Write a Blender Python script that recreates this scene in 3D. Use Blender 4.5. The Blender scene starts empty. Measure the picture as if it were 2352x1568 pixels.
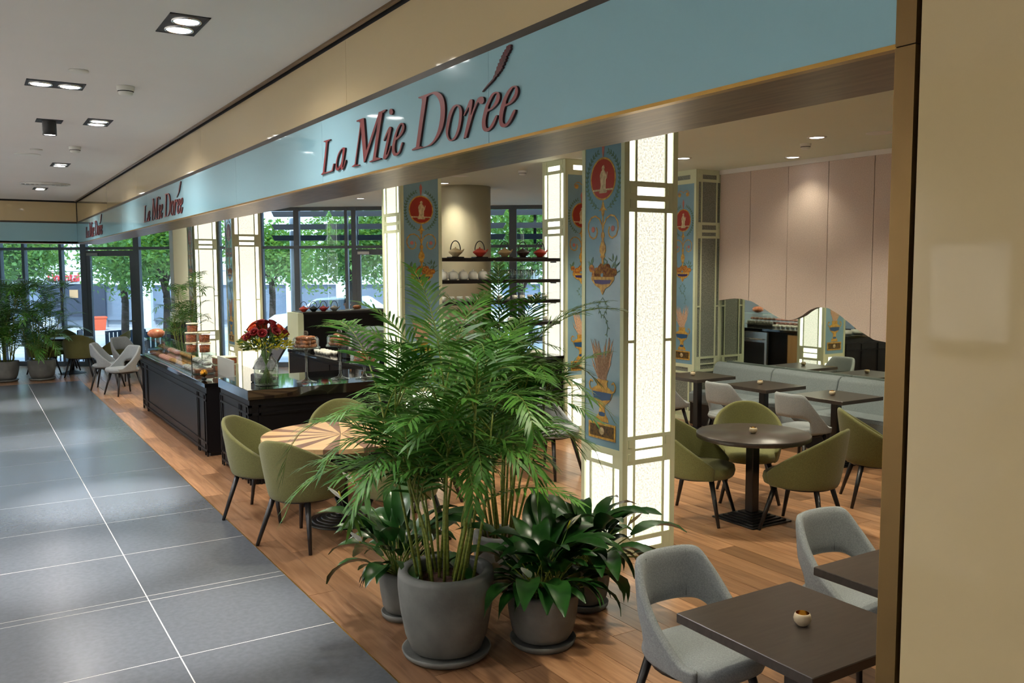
import bpy, bmesh, math, random
from mathutils import Vector, Matrix
sc = bpy.context.scene
col = sc.collection
PI = math.pi
def R(a): return math.radians(a)
def S(r, g, b):                      # sRGB 0-255 -> linear
    def f(c):
        c /= 255.0
        return c / 12.92 if c <= .04045 else ((c + .055) / 1.055) ** 2.4
    return (f(r), f(g), f(b), 1)

# ------------------------------------------------------------------ camera
CAM_H = 2.15
yaw, pit, rol = R(31.857), R(4.755), R(-.2266)
fw = Vector((math.sin(yaw) * math.cos(pit), math.cos(yaw) * math.cos(pit), -math.sin(pit)))
rt = Vector((math.cos(yaw), -math.sin(yaw), 0)); up = rt.cross(fw)
rt, up = rt * math.cos(rol) + up * math.sin(rol), up * math.cos(rol) - rt * math.sin(rol)
cam = bpy.data.objects.new('camera', bpy.data.cameras.new('camera'))
col.objects.link(cam)
m = Matrix((rt, up, -fw)).transposed().to_4x4(); m.translation = (0, 0, CAM_H)
cam.matrix_world = m
cam.data.sensor_width = 36; cam.data.lens = 36 * 2014.9 / 2352
cam.data.clip_start = .05; cam.data.clip_end = 300
sc.camera = cam
# ------------------------------------------------------------------ world, sun, exposure
sc.view_settings.view_transform = 'Standard'
sc.view_settings.look = 'None'
sc.view_settings.gamma = 1
sc.view_settings.use_curve_mapping = False
sc.view_settings.exposure = 0.12
w = bpy.data.worlds.new('world'); sc.world = w; w.use_nodes = True
bg = w.node_tree.nodes['Background']
bg.inputs[0].default_value = (.56, .77, 1.0, 1); bg.inputs[1].default_value = 3.0
sun = bpy.data.objects.new('sun', bpy.data.lights.new('sun', 'SUN'))
sun.data.energy = 4.5; sun.data.angle = R(3); sun.data.color = (1, .95, .86)
sun.rotation_euler = (R(38), R(-14), 0); col.objects.link(sun)
cy = sc.cycles
cy.max_bounces = 6; cy.diffuse_bounces = 3; cy.glossy_bounces = 3; cy.transmission_bounces = 4
cy.transparent_max_bounces = 14; cy.caustics_reflective = False; cy.caustics_refractive = False
cy.sample_clamp_indirect = 4.0; cy.adaptive_threshold = .2; cy.use_denoising = True
WARM = (1, .92, .70); COOL = (1, .97, .95)

# ------------------------------------------------------------------ materials
MATS = {}
def mat(name, color, rough=.5, metal=0, spec=.5, noise=0, nscale=20, bump=0, bscale=60, col2=None, stretch=None, emis=None, estr=0, coat=0, sheen=0, detail=4):
    """principled material with procedural colour variation and fine relief"""
    if name in MATS: return MATS[name]
    M = bpy.data.materials.new(name); M.use_nodes = True
    nt = M.node_tree; N = nt.nodes; L = nt.links
    p = N['Principled BSDF']
    p.inputs['Roughness'].default_value = rough; p.inputs['Metallic'].default_value = metal
    p.inputs['Specular IOR Level'].default_value = spec
    p.inputs['Base Color'].default_value = color
    if coat: p.inputs['Coat Weight'].default_value = coat; p.inputs['Coat Roughness'].default_value = .04
    if sheen: p.inputs['Sheen Weight'].default_value = sheen
    tc = N.new('ShaderNodeTexCoord'); mp = N.new('ShaderNodeMapping')
    L.new(tc.outputs['Object'], mp.inputs[0])
    if stretch: mp.inputs['Scale'].default_value = stretch
    c2 = col2 or tuple(min(1, c * (1 - .35 * (noise or .15))) for c in color[:3]) + (1,)
    nz = N.new('ShaderNodeTexNoise'); nz.inputs['Scale'].default_value = nscale; nz.inputs['Detail'].default_value = detail
    L.new(mp.outputs[0], nz.inputs['Vector'])
    rp = N.new('ShaderNodeValToRGB')
    rp.color_ramp.elements[0].position = .35; rp.color_ramp.elements[1].position = .65
    rp.color_ramp.elements[0].color = color; rp.color_ramp.elements[1].color = c2
    L.new(nz.outputs[0], rp.inputs[0]); L.new(rp.outputs[0], p.inputs['Base Color'])
    if bump:
        n2 = N.new('ShaderNodeTexNoise'); n2.inputs['Scale'].default_value = bscale; n2.inputs['Detail'].default_value = 3
        L.new(mp.outputs[0], n2.inputs['Vector'])
        b = N.new('ShaderNodeBump'); b.inputs['Strength'].default_value = bump; b.inputs['Distance'].default_value = .004
        L.new(n2.outputs[0], b.inputs['Height']); L.new(b.outputs[0], p.inputs['Normal'])
    if emis:
        p.inputs['Emission Color'].default_value = emis; p.inputs['Emission Strength'].default_value = estr
    MATS[name] = M
    return M
def glass(name, tint=(1, 1, 1, 1), refl=.12, rough=.0, rim=.6, fres=True):
    """thin clear sheet: see-through with a mirror sheen that grows at grazing angles"""
    if name in MATS: return MATS[name]
    M = bpy.data.materials.new(name); M.use_nodes = True
    nt = M.node_tree; N = nt.nodes; L = nt.links; N.remove(N['Principled BSDF'])
    o = N['Material Output']; t = N.new('ShaderNodeBsdfTransparent'); t.inputs[0].default_value = tint
    g = N.new('ShaderNodeBsdfGlossy'); g.inputs[0].default_value = (.95, 1, 1, 1); g.inputs['Roughness'].default_value = rough
    lw = N.new('ShaderNodeLayerWeight'); lw.inputs[0].default_value = .25
    mr = N.new('ShaderNodeMapRange'); mr.inputs[3].default_value = refl * .35; mr.inputs[4].default_value = rim
    L.new(lw.outputs['Facing'], mr.inputs[0])
    mx = N.new('ShaderNodeMixShader')
    L.new(mr.outputs[0], mx.inputs[0]); L.new(t.outputs[0], mx.inputs[1]); L.new(g.outputs[0], mx.inputs[2])
    L.new(mx.outputs[0], o.inputs[0])
    MATS[name] = M
    return M
def frosted(name, color, alpha):
    if name in MATS: return MATS[name]
    M = bpy.data.materials.new(name); M.use_nodes = True
    nt = M.node_tree; N = nt.nodes; L = nt.links
    p = N['Principled BSDF']; o = N['Material Output']; p.inputs['Base Color'].default_value = color; p.inputs['Roughness'].default_value = .3
    tc = N.new('ShaderNodeTexCoord'); v = N.new('ShaderNodeTexVoronoi'); v.inputs['Scale'].default_value = 90
    L.new(tc.outputs['Object'], v.inputs['Vector'])
    b = N.new('ShaderNodeBump'); b.inputs['Strength'].default_value = .6; L.new(v.outputs[0], b.inputs['Height']); L.new(b.outputs[0], p.inputs['Normal'])
    t = N.new('ShaderNodeBsdfTransparent'); mx = N.new('ShaderNodeMixShader'); mx.inputs[0].default_value = alpha
    L.new(t.outputs[0], mx.inputs[1]); L.new(p.outputs[0], mx.inputs[2]); L.new(mx.outputs[0], o.inputs[0])
    MATS[name] = M
    return M
def lightpane(name, c, lo, hi, scale=55):
    """backlit crinkled glass: it is a lamp, the crinkle varies its brightness"""
    if name in MATS: return MATS[name]
    M = bpy.data.materials.new(name); M.use_nodes = True
    nt = M.node_tree; N = nt.nodes; L = nt.links
    p = N['Principled BSDF']; p.inputs['Base Color'].default_value = (.6, .6, .5, 1); p.inputs['Roughness'].default_value = .25
    tc = N.new('ShaderNodeTexCoord'); v = N.new('ShaderNodeTexNoise'); v.inputs['Scale'].default_value = scale; v.inputs['Detail'].default_value = 6; v.inputs['Roughness'].default_value = .75
    L.new(tc.outputs['Object'], v.inputs['Vector'])
    mr = N.new('ShaderNodeMapRange'); mr.inputs[1].default_value = .36; mr.inputs[2].default_value = .64; mr.inputs[3].default_value = lo; mr.inputs[4].default_value = hi
    L.new(v.outputs[0], mr.inputs[0]); L.new(mr.outputs[0], p.inputs['Emission Strength'])
    p.inputs['Emission Color'].default_value = c
    b = N.new('ShaderNodeBump'); b.inputs['Strength'].default_value = .5; L.new(v.outputs[0], b.inputs['Height']); L.new(b.outputs[0], p.inputs['Normal'])
    MATS[name] = M
    return M
def wood(name, c1, c2, rough=.35, axis='Y', var=.35):
    if name in MATS: return MATS[name]
    M = bpy.data.materials.new(name); M.use_nodes = True
    nt = M.node_tree; N = nt.nodes; L = nt.links; p = N['Principled BSDF']
    tc = N.new('ShaderNodeTexCoord'); oi = N.new('ShaderNodeObjectInfo')
    ad = N.new('ShaderNodeVectorMath'); ad.operation = 'ADD'
    sc_ = N.new('ShaderNodeVectorMath'); sc_.operation = 'SCALE'; sc_.inputs['Scale'].default_value = 37
    cb = N.new('ShaderNodeCombineXYZ'); L.new(oi.outputs['Random'], cb.inputs[0]); L.new(oi.outputs['Random'], cb.inputs[1])
    L.new(cb.outputs[0], sc_.inputs[0]); L.new(tc.outputs['Object'], ad.inputs[0]); L.new(sc_.outputs[0], ad.inputs[1])
    mp = N.new('ShaderNodeMapping'); mp.inputs['Scale'].default_value = {'Y': (22, 1.6, 8), 'X': (1.6, 22, 8), 'Z': (14, 14, 1.2)}[axis]
    L.new(ad.outputs[0], mp.inputs[0])
    nz = N.new('ShaderNodeTexNoise'); nz.inputs['Scale'].default_value = 1.3; nz.inputs['Detail'].default_value = 6; nz.inputs['Distortion'].default_value = .8
    L.new(mp.outputs[0], nz.inputs['Vector'])
    rp = N.new('ShaderNodeValToRGB'); rp.color_ramp.elements[0].position = .3; rp.color_ramp.elements[1].position = .7
    rp.color_ramp.elements[0].color = c2; rp.color_ramp.elements[1].color = c1
    L.new(nz.outputs[0], rp.inputs[0])
    hv = N.new('ShaderNodeHueSaturation'); mr = N.new('ShaderNodeMapRange'); mr.inputs[3].default_value = 1 - var; mr.inputs[4].default_value = 1 + var * .5
    L.new(oi.outputs['Random'], mr.inputs[0]); L.new(mr.outputs[0], hv.inputs['Value']); L.new(rp.outputs[0], hv.inputs['Color'])
    L.new(hv.outputs[0], p.inputs['Base Color']); p.inputs['Roughness'].default_value = rough
    b = N.new('ShaderNodeBump'); b.inputs['Strength'].default_value = .12; b.inputs['Distance'].default_value = .002
    L.new(nz.outputs[0], b.inputs['Height']); L.new(b.outputs[0], p.inputs['Normal'])
    MATS[name] = M
    return M

# ------------------------------------------------------------------ mesh helpers
class MB:
    def __init__(s): s.v = []; s.f = []; s.mi = []; s.sm = []
    def add(s, vs, fs, mi=0, smooth=False):
        o = len(s.v); s.v += [tuple(x) for x in vs]
        for f in fs: s.f.append([o + i for i in f]); s.mi.append(mi); s.sm.append(smooth)
        return s
    def box(s, x0, y0, z0, x1, y1, z1, mi=0, bev=0):
        x0, x1 = min(x0, x1), max(x0, x1); y0, y1 = min(y0, y1), max(y0, y1); z0, z1 = min(z0, z1), max(z0, z1)
        if bev:
            b = min(bev, (x1 - x0) * .45, (y1 - y0) * .45, (z1 - z0) * .45)
            rings = []
            for z, i in ((z0, b), (z0 + b, 0), (z1 - b, 0), (z1, b)):
                a0, a1, c0, c1 = x0 + i, x1 - i, y0 + i, y1 - i
                rings.append([(a0 + b, c0, z), (a1 - b, c0, z), (a1, c0 + b, z), (a1, c1 - b, z), (a1 - b, c1, z), (a0 + b, c1, z), (a0, c1 - b, z), (a0, c0 + b, z)])
            return s.rings(rings, mi=mi, cap=True)
        v = [(x0, y0, z0), (x1, y0, z0), (x1, y1, z0), (x0, y1, z0), (x0, y0, z1), (x1, y0, z1), (x1, y1, z1), (x0, y1, z1)]
        return s.add(v, [(0, 3, 2, 1), (4, 5, 6, 7), (0, 1, 5, 4), (1, 2, 6, 5), (2, 3, 7, 6), (3, 0, 4, 7)], mi)
    def rings(s, rings, mi=0, cap=True, smooth=False, closed=True):
        n = len(rings[0]); v = [p for r in rings for p in r]; f = []
        for k in range(len(rings) - 1):
            for i in range(n if closed else n - 1):
                j = (i + 1) % n
                f.append((k * n + i, k * n + j, (k + 1) * n + j, (k + 1) * n + i))
        if cap and closed: f.append(tuple(range(n - 1, -1, -1))); f.append(tuple((len(rings) - 1) * n + i for i in range(n)))
        return s.add(v, f, mi, smooth)
    def lathe(s, prof, n=24, c=(0, 0, 0), mi=0, smooth=True, cap=True, sq=None):
        rs = []
        for r, z in prof:
            rs.append([(c[0] + r * math.cos(2 * PI * i / n), c[1] + r * math.sin(2 * PI * i / n), c[2] + z) for i in range(n)])
        return s.rings(rs, mi, cap, smooth)
    def tube(s, pts, r, n=6, mi=0, smooth=True, cap=True):
        pts = [Vector(p) for p in pts]; rs = []
        for k, p in enumerate(pts):
            d = (pts[min(k + 1, len(pts) - 1)] - pts[max(k - 1, 0)]).normalized()
            a = d.cross(Vector((0, 0, 1)))
            if a.length < .05: a = d.cross(Vector((1, 0, 0)))
            a.normalize(); b = d.cross(a)
            rr = r[k] if isinstance(r, (list, tuple)) else r
            rs.append([p + (a * math.cos(2 * PI * i / n) + b * math.sin(2 * PI * i / n)) * rr for i in range(n)])
        return s.rings(rs, mi, cap, smooth)
    def poly(s, pts, z0, z1, mi=0, plane='XY'):
        """prism of a 2-D outline; plane XY extrudes in z, XZ in y, YZ in x"""
        a = 0
        for i in range(len(pts)):
            p, q = pts[i], pts[(i + 1) % len(pts)]; a += p[0] * q[1] - q[0] * p[1]
        if a < 0: pts = pts[::-1]
        mk = {'XY': lambda p, h: (p[0], p[1], h), 'XZ': lambda p, h: (p[0], h, p[1]), 'YZ': lambda p, h: (h, p[0], p[1])}[plane]
        n = len(pts); v = [mk(p, z0) for p in pts] + [mk(p, z1) for p in pts]
        f = [tuple(range(n - 1, -1, -1)), tuple(range(n, 2 * n))] + [(i, (i + 1) % n, n + (i + 1) % n, n + i) for i in range(n)]
        return s.add(v, f, mi)
    def ball(s, c, r, n=10, mi=0, sz=1, smooth=True):
        pr = [(r * math.sin(PI * k / (n // 2 + 1)), -r * sz * math.cos(PI * k / (n // 2 + 1))) for k in range(n // 2 + 2)]
        pr[0] = (r * .02, pr[0][1]); pr[-1] = (r * .02, pr[-1][1])
        return s.lathe(pr, n, c, mi, smooth)
    def mesh(s, name):
        me = bpy.data.meshes.new(name); me.from_pydata(s.v, [], s.f)
        me.polygons.foreach_set('material_index', s.mi); me.polygons.foreach_set('use_smooth', s.sm); me.update()
        return me
    def build(s, name, mats, parent=None, loc=(0, 0, 0), rz=0):
        return mobj(name, s.mesh(name), mats, parent, loc, rz)
def mobj(name, me, mats, parent=None, loc=(0, 0, 0), rz=0):
    if not isinstance(mats, (list, tuple)): mats = [mats]
    if mats and len(me.materials) == 0:
        for x in mats: me.materials.append(x)
    o = bpy.data.objects.new(name, me); col.objects.link(o); o.location = loc; o.rotation_euler = (0, 0, rz)
    if parent: o.parent = parent
    return o
def tag(o, label=None, cat=None, group=None, kind=None):
    if label: o['label'] = label
    if cat: o['category'] = cat
    if group: o['group'] = group
    if kind: o['kind'] = kind
    return o
def thing(name, label, cat, loc=(0, 0, 0), rz=0, group=None):
    o = bpy.data.objects.new(name, None); o.empty_display_size = .1; col.objects.link(o)
    o.location = loc; o.rotation_euler = (0, 0, rz)
    return tag(o, label, cat, group)
def struct(o, label=None, cat=None): return tag(o, label, cat, kind='structure')
def copy_tree(o, parent=None):
    c = o.copy(); col.objects.link(c); c.parent = parent
    for ch in list(o.children): copy_tree(ch, c)
    return c
def place(proto, used, loc, rz, label, group=None, scale=None):
    o = proto if not used else copy_tree(proto)
    used.append(1); o.location = loc; o.rotation_euler = (0, 0, rz)
    if scale: o.scale = (scale, scale, scale)
    o['label'] = label
    if group: o['group'] = group
    return o
def baked(o, mods):
    """apply modifiers into the mesh so copies stay light"""
    for t, kw in mods:
        md = o.modifiers.new(t, t)
        for k, v in kw.items(): setattr(md, k, v)
    dg = bpy.context.evaluated_depsgraph_get()
    me = bpy.data.meshes.new_from_object(o.evaluated_get(dg)); o.modifiers.clear(); o.data = me
    return o
def spot(name, loc, target, power, ang=80, blend=.6, color=COOL, size=.05, parent=None):
    l = bpy.data.lights.new(name, 'SPOT'); l.energy = power; l.spot_size = R(ang); l.spot_blend = blend; l.color = color; l.shadow_soft_size = size
    o = bpy.data.objects.new(name, l); col.objects.link(o); o.location = loc
    d = Vector(target) - Vector(loc); o.rotation_euler = d.to_track_quat('-Z', 'Y').to_euler()
    if parent: o.parent = parent
    return o

# palette
m_tile = mat('grey_porcelain', S(90, 94, 99), .24, spec=.5, noise=.3, nscale=30, col2=S(84, 88, 93))
m_grout = mat('pale_grout', S(200, 198, 192), .7)
m_plank = wood('oak_plank', S(184, 140, 104), S(142, 100, 68), .3, 'Y', .5)
m_ceil = mat('ceiling_paint', S(234, 230, 226), .8, noise=.05, nscale=2)
m_ceil2 = mat('cafe_ceiling_paint', S(222, 226, 206), .8, noise=.05, nscale=2)
m_cream = mat('cream_back_painted_glass', S(205, 184, 140), .06, spec=.5, noise=.08, nscale=.6, coat=.3)
m_blue = mat('pale_blue_back_painted_glass', S(150, 194, 206), .06, spec=.5, noise=.06, nscale=.5, coat=.3)
m_bronze = mat('brushed_bronze', S(140, 112, 80), .34, metal=.85, noise=.5, nscale=8, stretch=(6, .6, 6), col2=S(112, 88, 62))
m_jamb = mat('dark_bronze_jamb', S(124, 98, 58), .38, metal=.7, noise=.2, nscale=3, stretch=(1, 1, .2))
m_brass = mat('brass_trim', S(190, 150, 80), .3, metal=.9, noise=.2)
m_dark = mat('dark_bronze_trim', S(70, 66, 60), .4, metal=.6, noise=.2)
m_black = mat('matt_black', S(18, 18, 20), .5, noise=.3)
m_gap = mat('shadow_gap_black', S(22, 20, 18), .8, noise=.2)
m_sage = mat('pale_sage_lacquer', S(220, 228, 196), .45, noise=.08, nscale=6)
m_lit = lightpane('backlit_crinkled_glass', (1, .97, .82, 1), .42, 1.35, 70)
m_strip = lightpane('backlit_side_glass', (1, .97, .86, 1), 1.6, 2.8)
m_dimglass = mat('unlit_crinkled_glass', S(158, 164, 152), .25, noise=.9, nscale=90, col2=S(100, 106, 98), bump=.8, bscale=160)
m_art = mat('blue_painted_glass_panel', S(134, 170, 190), .05, noise=.2, nscale=3, col2=S(122, 160, 182), coat=.4)
m_counter = mat('black_gloss_lacquer', S(16, 14, 16), .42, spec=.22, noise=.3, nscale=10)
m_slab = mat('black_polished_stone', S(14, 13, 14), .04, noise=.4, nscale=14, coat=.6)
m_green = mat('olive_felt_upholstery', S(112, 111, 64), .95, noise=.5, nscale=160, bump=.5, bscale=420, col2=S(96, 95, 52), sheen=.15)
m_grey = mat('grey_felt_upholstery', S(150, 155, 157), .95, noise=.5, nscale=160, bump=.5, bscale=420, col2=S(128, 134, 138), sheen=.15)
m_seam = mat('grey_seam_thread', S(110, 114, 116), .9)
m_leg = mat('black_stained_leg', S(26, 24, 25), .35, noise=.4, nscale=20)
m_wenge = mat('dark_wenge_top', S(64, 56, 50), .3, noise=.4, nscale=6, stretch=(1, 8, 4), col2=S(54, 46, 41))
m_iron = mat('black_cast_iron', S(20, 20, 22), .3, spec=.6, noise=.4, bump=.2)
m_conc = mat('grey_concrete', S(112, 114, 110), .7, noise=.6, nscale=5, col2=S(90, 92, 89), bump=.35, bscale=45, detail=8)
m_soil = mat('brown_soil', S(88, 52, 34), .95, noise=.9, nscale=50, col2=S(50, 30, 20), bump=1, bscale=90)
m_frond = mat('palm_green', S(92, 148, 54), .42, noise=.8, nscale=7, col2=S(52, 106, 34))
m_stem = mat('palm_cane', S(140, 150, 66), .5, noise=.8, nscale=12, col2=S(104, 122, 48), stretch=(1, 1, 6))
m_lily = mat('peace_lily_leaf', S(46, 92, 36), .3, noise=.8, nscale=9, col2=S(24, 62, 22))
m_spathe = mat('white_spathe', S(235, 232, 215), .5, noise=.1)
m_red = mat('oxblood_letter_face', S(116, 28, 28), .35, noise=.2, nscale=4)
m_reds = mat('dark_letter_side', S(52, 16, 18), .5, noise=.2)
m_white = mat('white_plastic', S(232, 230, 222), .4, noise=.05)
m_glass = glass('clear_glass', (.93, .96, .95, 1), .24, 0, .62)
m_case = glass('case_glass', (.95, .98, .97, 1), .12, 0, .22)
m_window = glass('window_glass', (.86, .93, .97, 1), .10, 0, .5)
m_frame = mat('grey_blue_window_frame', S(96, 104, 112), .4, metal=.3, noise=.15)
m_steel = mat('brushed_steel', S(190, 188, 182), .25, metal=.9, noise=.3, nscale=6, stretch=(1, 12, 1))
# ================================================================== THE SETTING
XF = 1.824; ZC = 3.42; ZI = 3.5; YB = 18.25; XB = 9.1
FO = Vector((2.2, 21.8)); FU = Vector((.8117, -.5841)); FN = Vector((.5841, .8117))
def fac(t, d=0): p = FO + FU * t + FN * d; return (p.x, p.y)
def facY(x): return FO.y + (x - FO.x) * FU.y / FU.x
def inview(x, y, z=0):
    v = Vector((x, y, z - CAM_H)); d = v.dot(fw)
    if d < .3: return None
    return (1176 + 2014.9 * v.dot(rt) / d, 784 - 2014.9 * v.dot(up) / d, d)
rnd = random.Random(5)
# ---- floor: screed, tiles of the passage, oak planks of the cafe
floor = MB().poly([(-2.2, -5), (9.1, -5), (9.1, 9.5), (12, 9.5), (12, facY(12)), (-2.2, facY(-2.2))], -.12, -.004).build('floor', m_grout)
struct(floor, 'grey tiled passage floor beside an oak plank cafe floor')
tile_me = {}
def tile(x0, y0, x1, y1):
    k = (round(x1 - x0, 3), round(y1 - y0, 3))
    if k not in tile_me:
        g = .0035; tile_me[k] = MB().box(g, g, -.004, k[0] - g, k[1] - g, 0).mesh('tile')
    o = mobj('tile', tile_me[k], m_tile, floor, (x0, y0, 0))
    return o
txs = [XF - .904 * k for k in range(0, 6)][::-1]
tys = [-5.0 + k for k in range(0, 11)] + [5.985, 6.075] + [7.07 + .985 * k for k in range(0, 13)]
for a, b in zip(txs[:-1], txs[1:]):
    for c, d in zip(tys[:-1], tys[1:]): tile(max(a, -2.19), c, b, d)
YT = tys[-1]
MB().box(XF - .004, -5, -.004, XF + .004, YT, .001).build('edge_strip', m_brass, floor)
planks = []
def rows(x0, x1, ymin, ymaxf, wd):
    x = x0
    while x < x1 - .02:
        xe = min(x + wd, x1); y = ymin - rnd.random() * 1.6; top = ymaxf(xe)
        while y < top:
            L_ = rnd.choice((1.3, 1.7, 2.1, 2.4)); a, b = max(y, ymin), min(y + L_, top)
            if b - a > .05: planks.append((x, a, xe, b))
            y += L_
        x = xe
rows(XF + .004, 9.1, -1.0, lambda x: facY(x) - .08, .185)
rows(9.1, 12, 9.5, lambda x: facY(x) - .08, .185)
rows(-2.2, XF, YT + .002, lambda x: facY(x) - .08, .185)
def plank_size(p):
    s = 0
    for fx, fy in ((.5, .5), (.5, .1), (.5, .9)):
        v = inview(p[0] + (p[2] - p[0]) * fx, p[1] + (p[3] - p[1]) * fy)
        if v and -40 < v[0] < 2120 and 560 < v[1] < 1640: s = max(s, 1 / v[2] ** 2)
    return s
planks.sort(key=plank_size, reverse=True)
pl_me = {}; rest = MB()
for k, (a, b, c, d) in enumerate(planks):
    g = .0018
    if k < 298:
        kk = (round(c - a, 3), round(d - b, 2))
        if kk not in pl_me: pl_me[kk] = MB().box(-kk[0] / 2 + g, -kk[1] / 2 + g, -.004, kk[0] / 2 - g, kk[1] / 2 - g, 0).mesh('plank')
        mobj('plank', pl_me[kk], m_plank, floor, ((a + c) / 2, (b + d) / 2, 0))
    else: rest.box(a + g, b + g, -.004, c - g, d - g, 0)
tag(rest.build('plank_field', m_plank, floor), kind='stuff')
# ---- ceilings
ceil = MB().box(-2.2, -5, ZC, XF - .045, YB - .1, ZC + .2).build('ceiling', m_ceil); struct(ceil, 'white plaster ceiling of the passage')
MB().box(XF - .045, -5, ZC + .03, XF + .4, YB, ZC + .2).build('shadow_gap', m_gap, ceil)
MB().box(-2.2, YB - .1, ZC + .03, XF, YB, ZC + .2).build('shadow_gap', m_gap, ceil)
MB().box(XF - .045, -5, ZC - .012, XF - .022, YB - .1, ZC + .03).build('ceiling_edge_bead', m_bronze, ceil)
cafe_ceiling = MB().poly([(XF + .4, -1.2), (12, -1.2), (12, facY(12) + .15), (-2.2, facY(-2.2) + .15), (-2.2, YB + .1), (XF + .4, YB + .1)], ZI, ZI + .25).build('ceiling', m_ceil2)
struct(cafe_ceiling, 'cream ceiling above the cafe seating')
# ---- walls
struct(MB().box(-2.4, -5, 0, -2.2, 27, 3.7).build('wall_left', mat('pale_passage_wall', S(236, 232, 224), .5, noise=.06, nscale=1)), 'pale wall along the far side of the passage')  # unseen wall, brought in close and kept pale to throw light onto the ceiling
struct(MB().box(-2.4, -5.2, 0, 9.4, -5, 3.7).build('wall_back', MATS['pale_passage_wall']), 'pale wall closing the passage behind')
struct(MB().box(XF + .25, -1.2, 0, 9.4, -1.0, 3.5).build('wall_near', MATS['pale_passage_wall']), 'pale end wall of the cafe')
m_cafewall = mat('cafe_wall_paint', S(214, 206, 178), .6, noise=.06, nscale=1)
struct(MB().box(XB, -1.2, 0, XB + .2, 9.6, 3.5).build('wall_right', m_cafewall), 'cafe back wall carrying mirror and padded panels')
struct(MB().box(XB + .2, 9.4, 0, 12.2, 9.6, 3.5).build('wall_return', m_cafewall), 'short return wall behind the last column')
struct(MB().box(12, 9.6, 0, 12.2, facY(12) + .3, 3.5).build('wall_far', m_cafewall), 'side wall beyond the bar')
# ---- glossy cream wall right of the shop front, with bronze end frame
YP = 1.262
wr = MB().box(XF - .0, -5, 0, XF + .25, 1.195, 3.5).build('wall_front', m_gap); struct(wr, 'glossy cream glass wall beside the cafe opening')
for (a, b) in ((-5, -3.0), (-2.994, -1.0), (-.994, 1.2)):
    MB().box(XF - .022, a, .0, XF - .001, b - .002, 3.40).build('glass_panel', m_cream, wr)
jamb = MB().box(XF - .02, 1.212, 0, XF + .30, YP, 2.64).box(XF - .02, 1.212, 2.643, XF + .30, YP, 3.40).build('trim_1', m_jamb); struct(jamb, 'bronze jamb at the near end of the shop front')
MB().box(XF - .012, YP, 0, XF + .02, YP + .006, 2.64).build('edge_bead', m_brass, jamb)
# ---- fascia above the opening
core = MB().box(XF + .012, YP, 2.68, XF + .4, YB, ZC + .2).box(-2.2, YB + .012, 2.68, XF + .4, YB + .3, ZC + .2).build('wall_fascia', m_gap)
struct(core, 'fascia of cream and pale blue glass above the cafe')
cs = [YP + .004] + [4.636 + 3.463 * k for k in range(-0, 4)] + [YB]
cs = [c for c in cs if c <= YB]; 
if cs[-1] < YB: cs.append(YB)
for a, b in zip(cs[:-1], cs[1:]):
    MB().box(XF - .004, a + .0015, 3.045, XF + .012, b - .0015, 3.395).build('cream_glass_panel', m_cream, core)
bs = [YP + .004] + [3.086 + 1.928 * k for k in range(8)]
bs = [b for b in bs if b < YB - .2] + [YB]
for a, b in zip(bs[:-1], bs[1:]):
    MB().box(XF - .012, a + .0012, 2.652, XF + .012, b - .0012, 3.012).build('blue_glass_panel', m_blue, core)
MB().box(XF - .008, YP, 3.014, XF + .012, YB, 3.043).build('trim_strip', m_dark, core)
MB().box(XF - .016, YP, 2.64, XF + .012, YB, 2.651).build('brass_strip', m_brass, core)
xs = [-2.2, -1.7, .1, XF - .012]
for a, b in zip(xs[:-1], xs[1:]):
    MB().box(a + .0015, YB - .004, 3.045, b - .0015, YB + .012, 3.395).build('cream_glass_panel', m_cream, core)
    MB().box(a + .0015, YB - .012, 2.652, b - .0015, YB + .012, 3.012).build('blue_glass_panel', m_blue, core)
MB().box(-2.2, YB - .008, 3.014, XF, YB + .012, 3.043).build('trim_strip', m_dark, core)
MB().box(-2.2, YB - .012, 2.64, XF + .4, YB + .3, 2.68).build('soffit_panel', m_bronze, core)
sy = [YP, 3.9, 6.9, 9.9, 12.9, 15.9, YB]
for a, b in zip(sy[:-1], sy[1:]):
    MB().box(XF - .010, a + .001, 2.642, XF + .40, b - .001, 2.68).build('soffit_panel', m_bronze, core)
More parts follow.
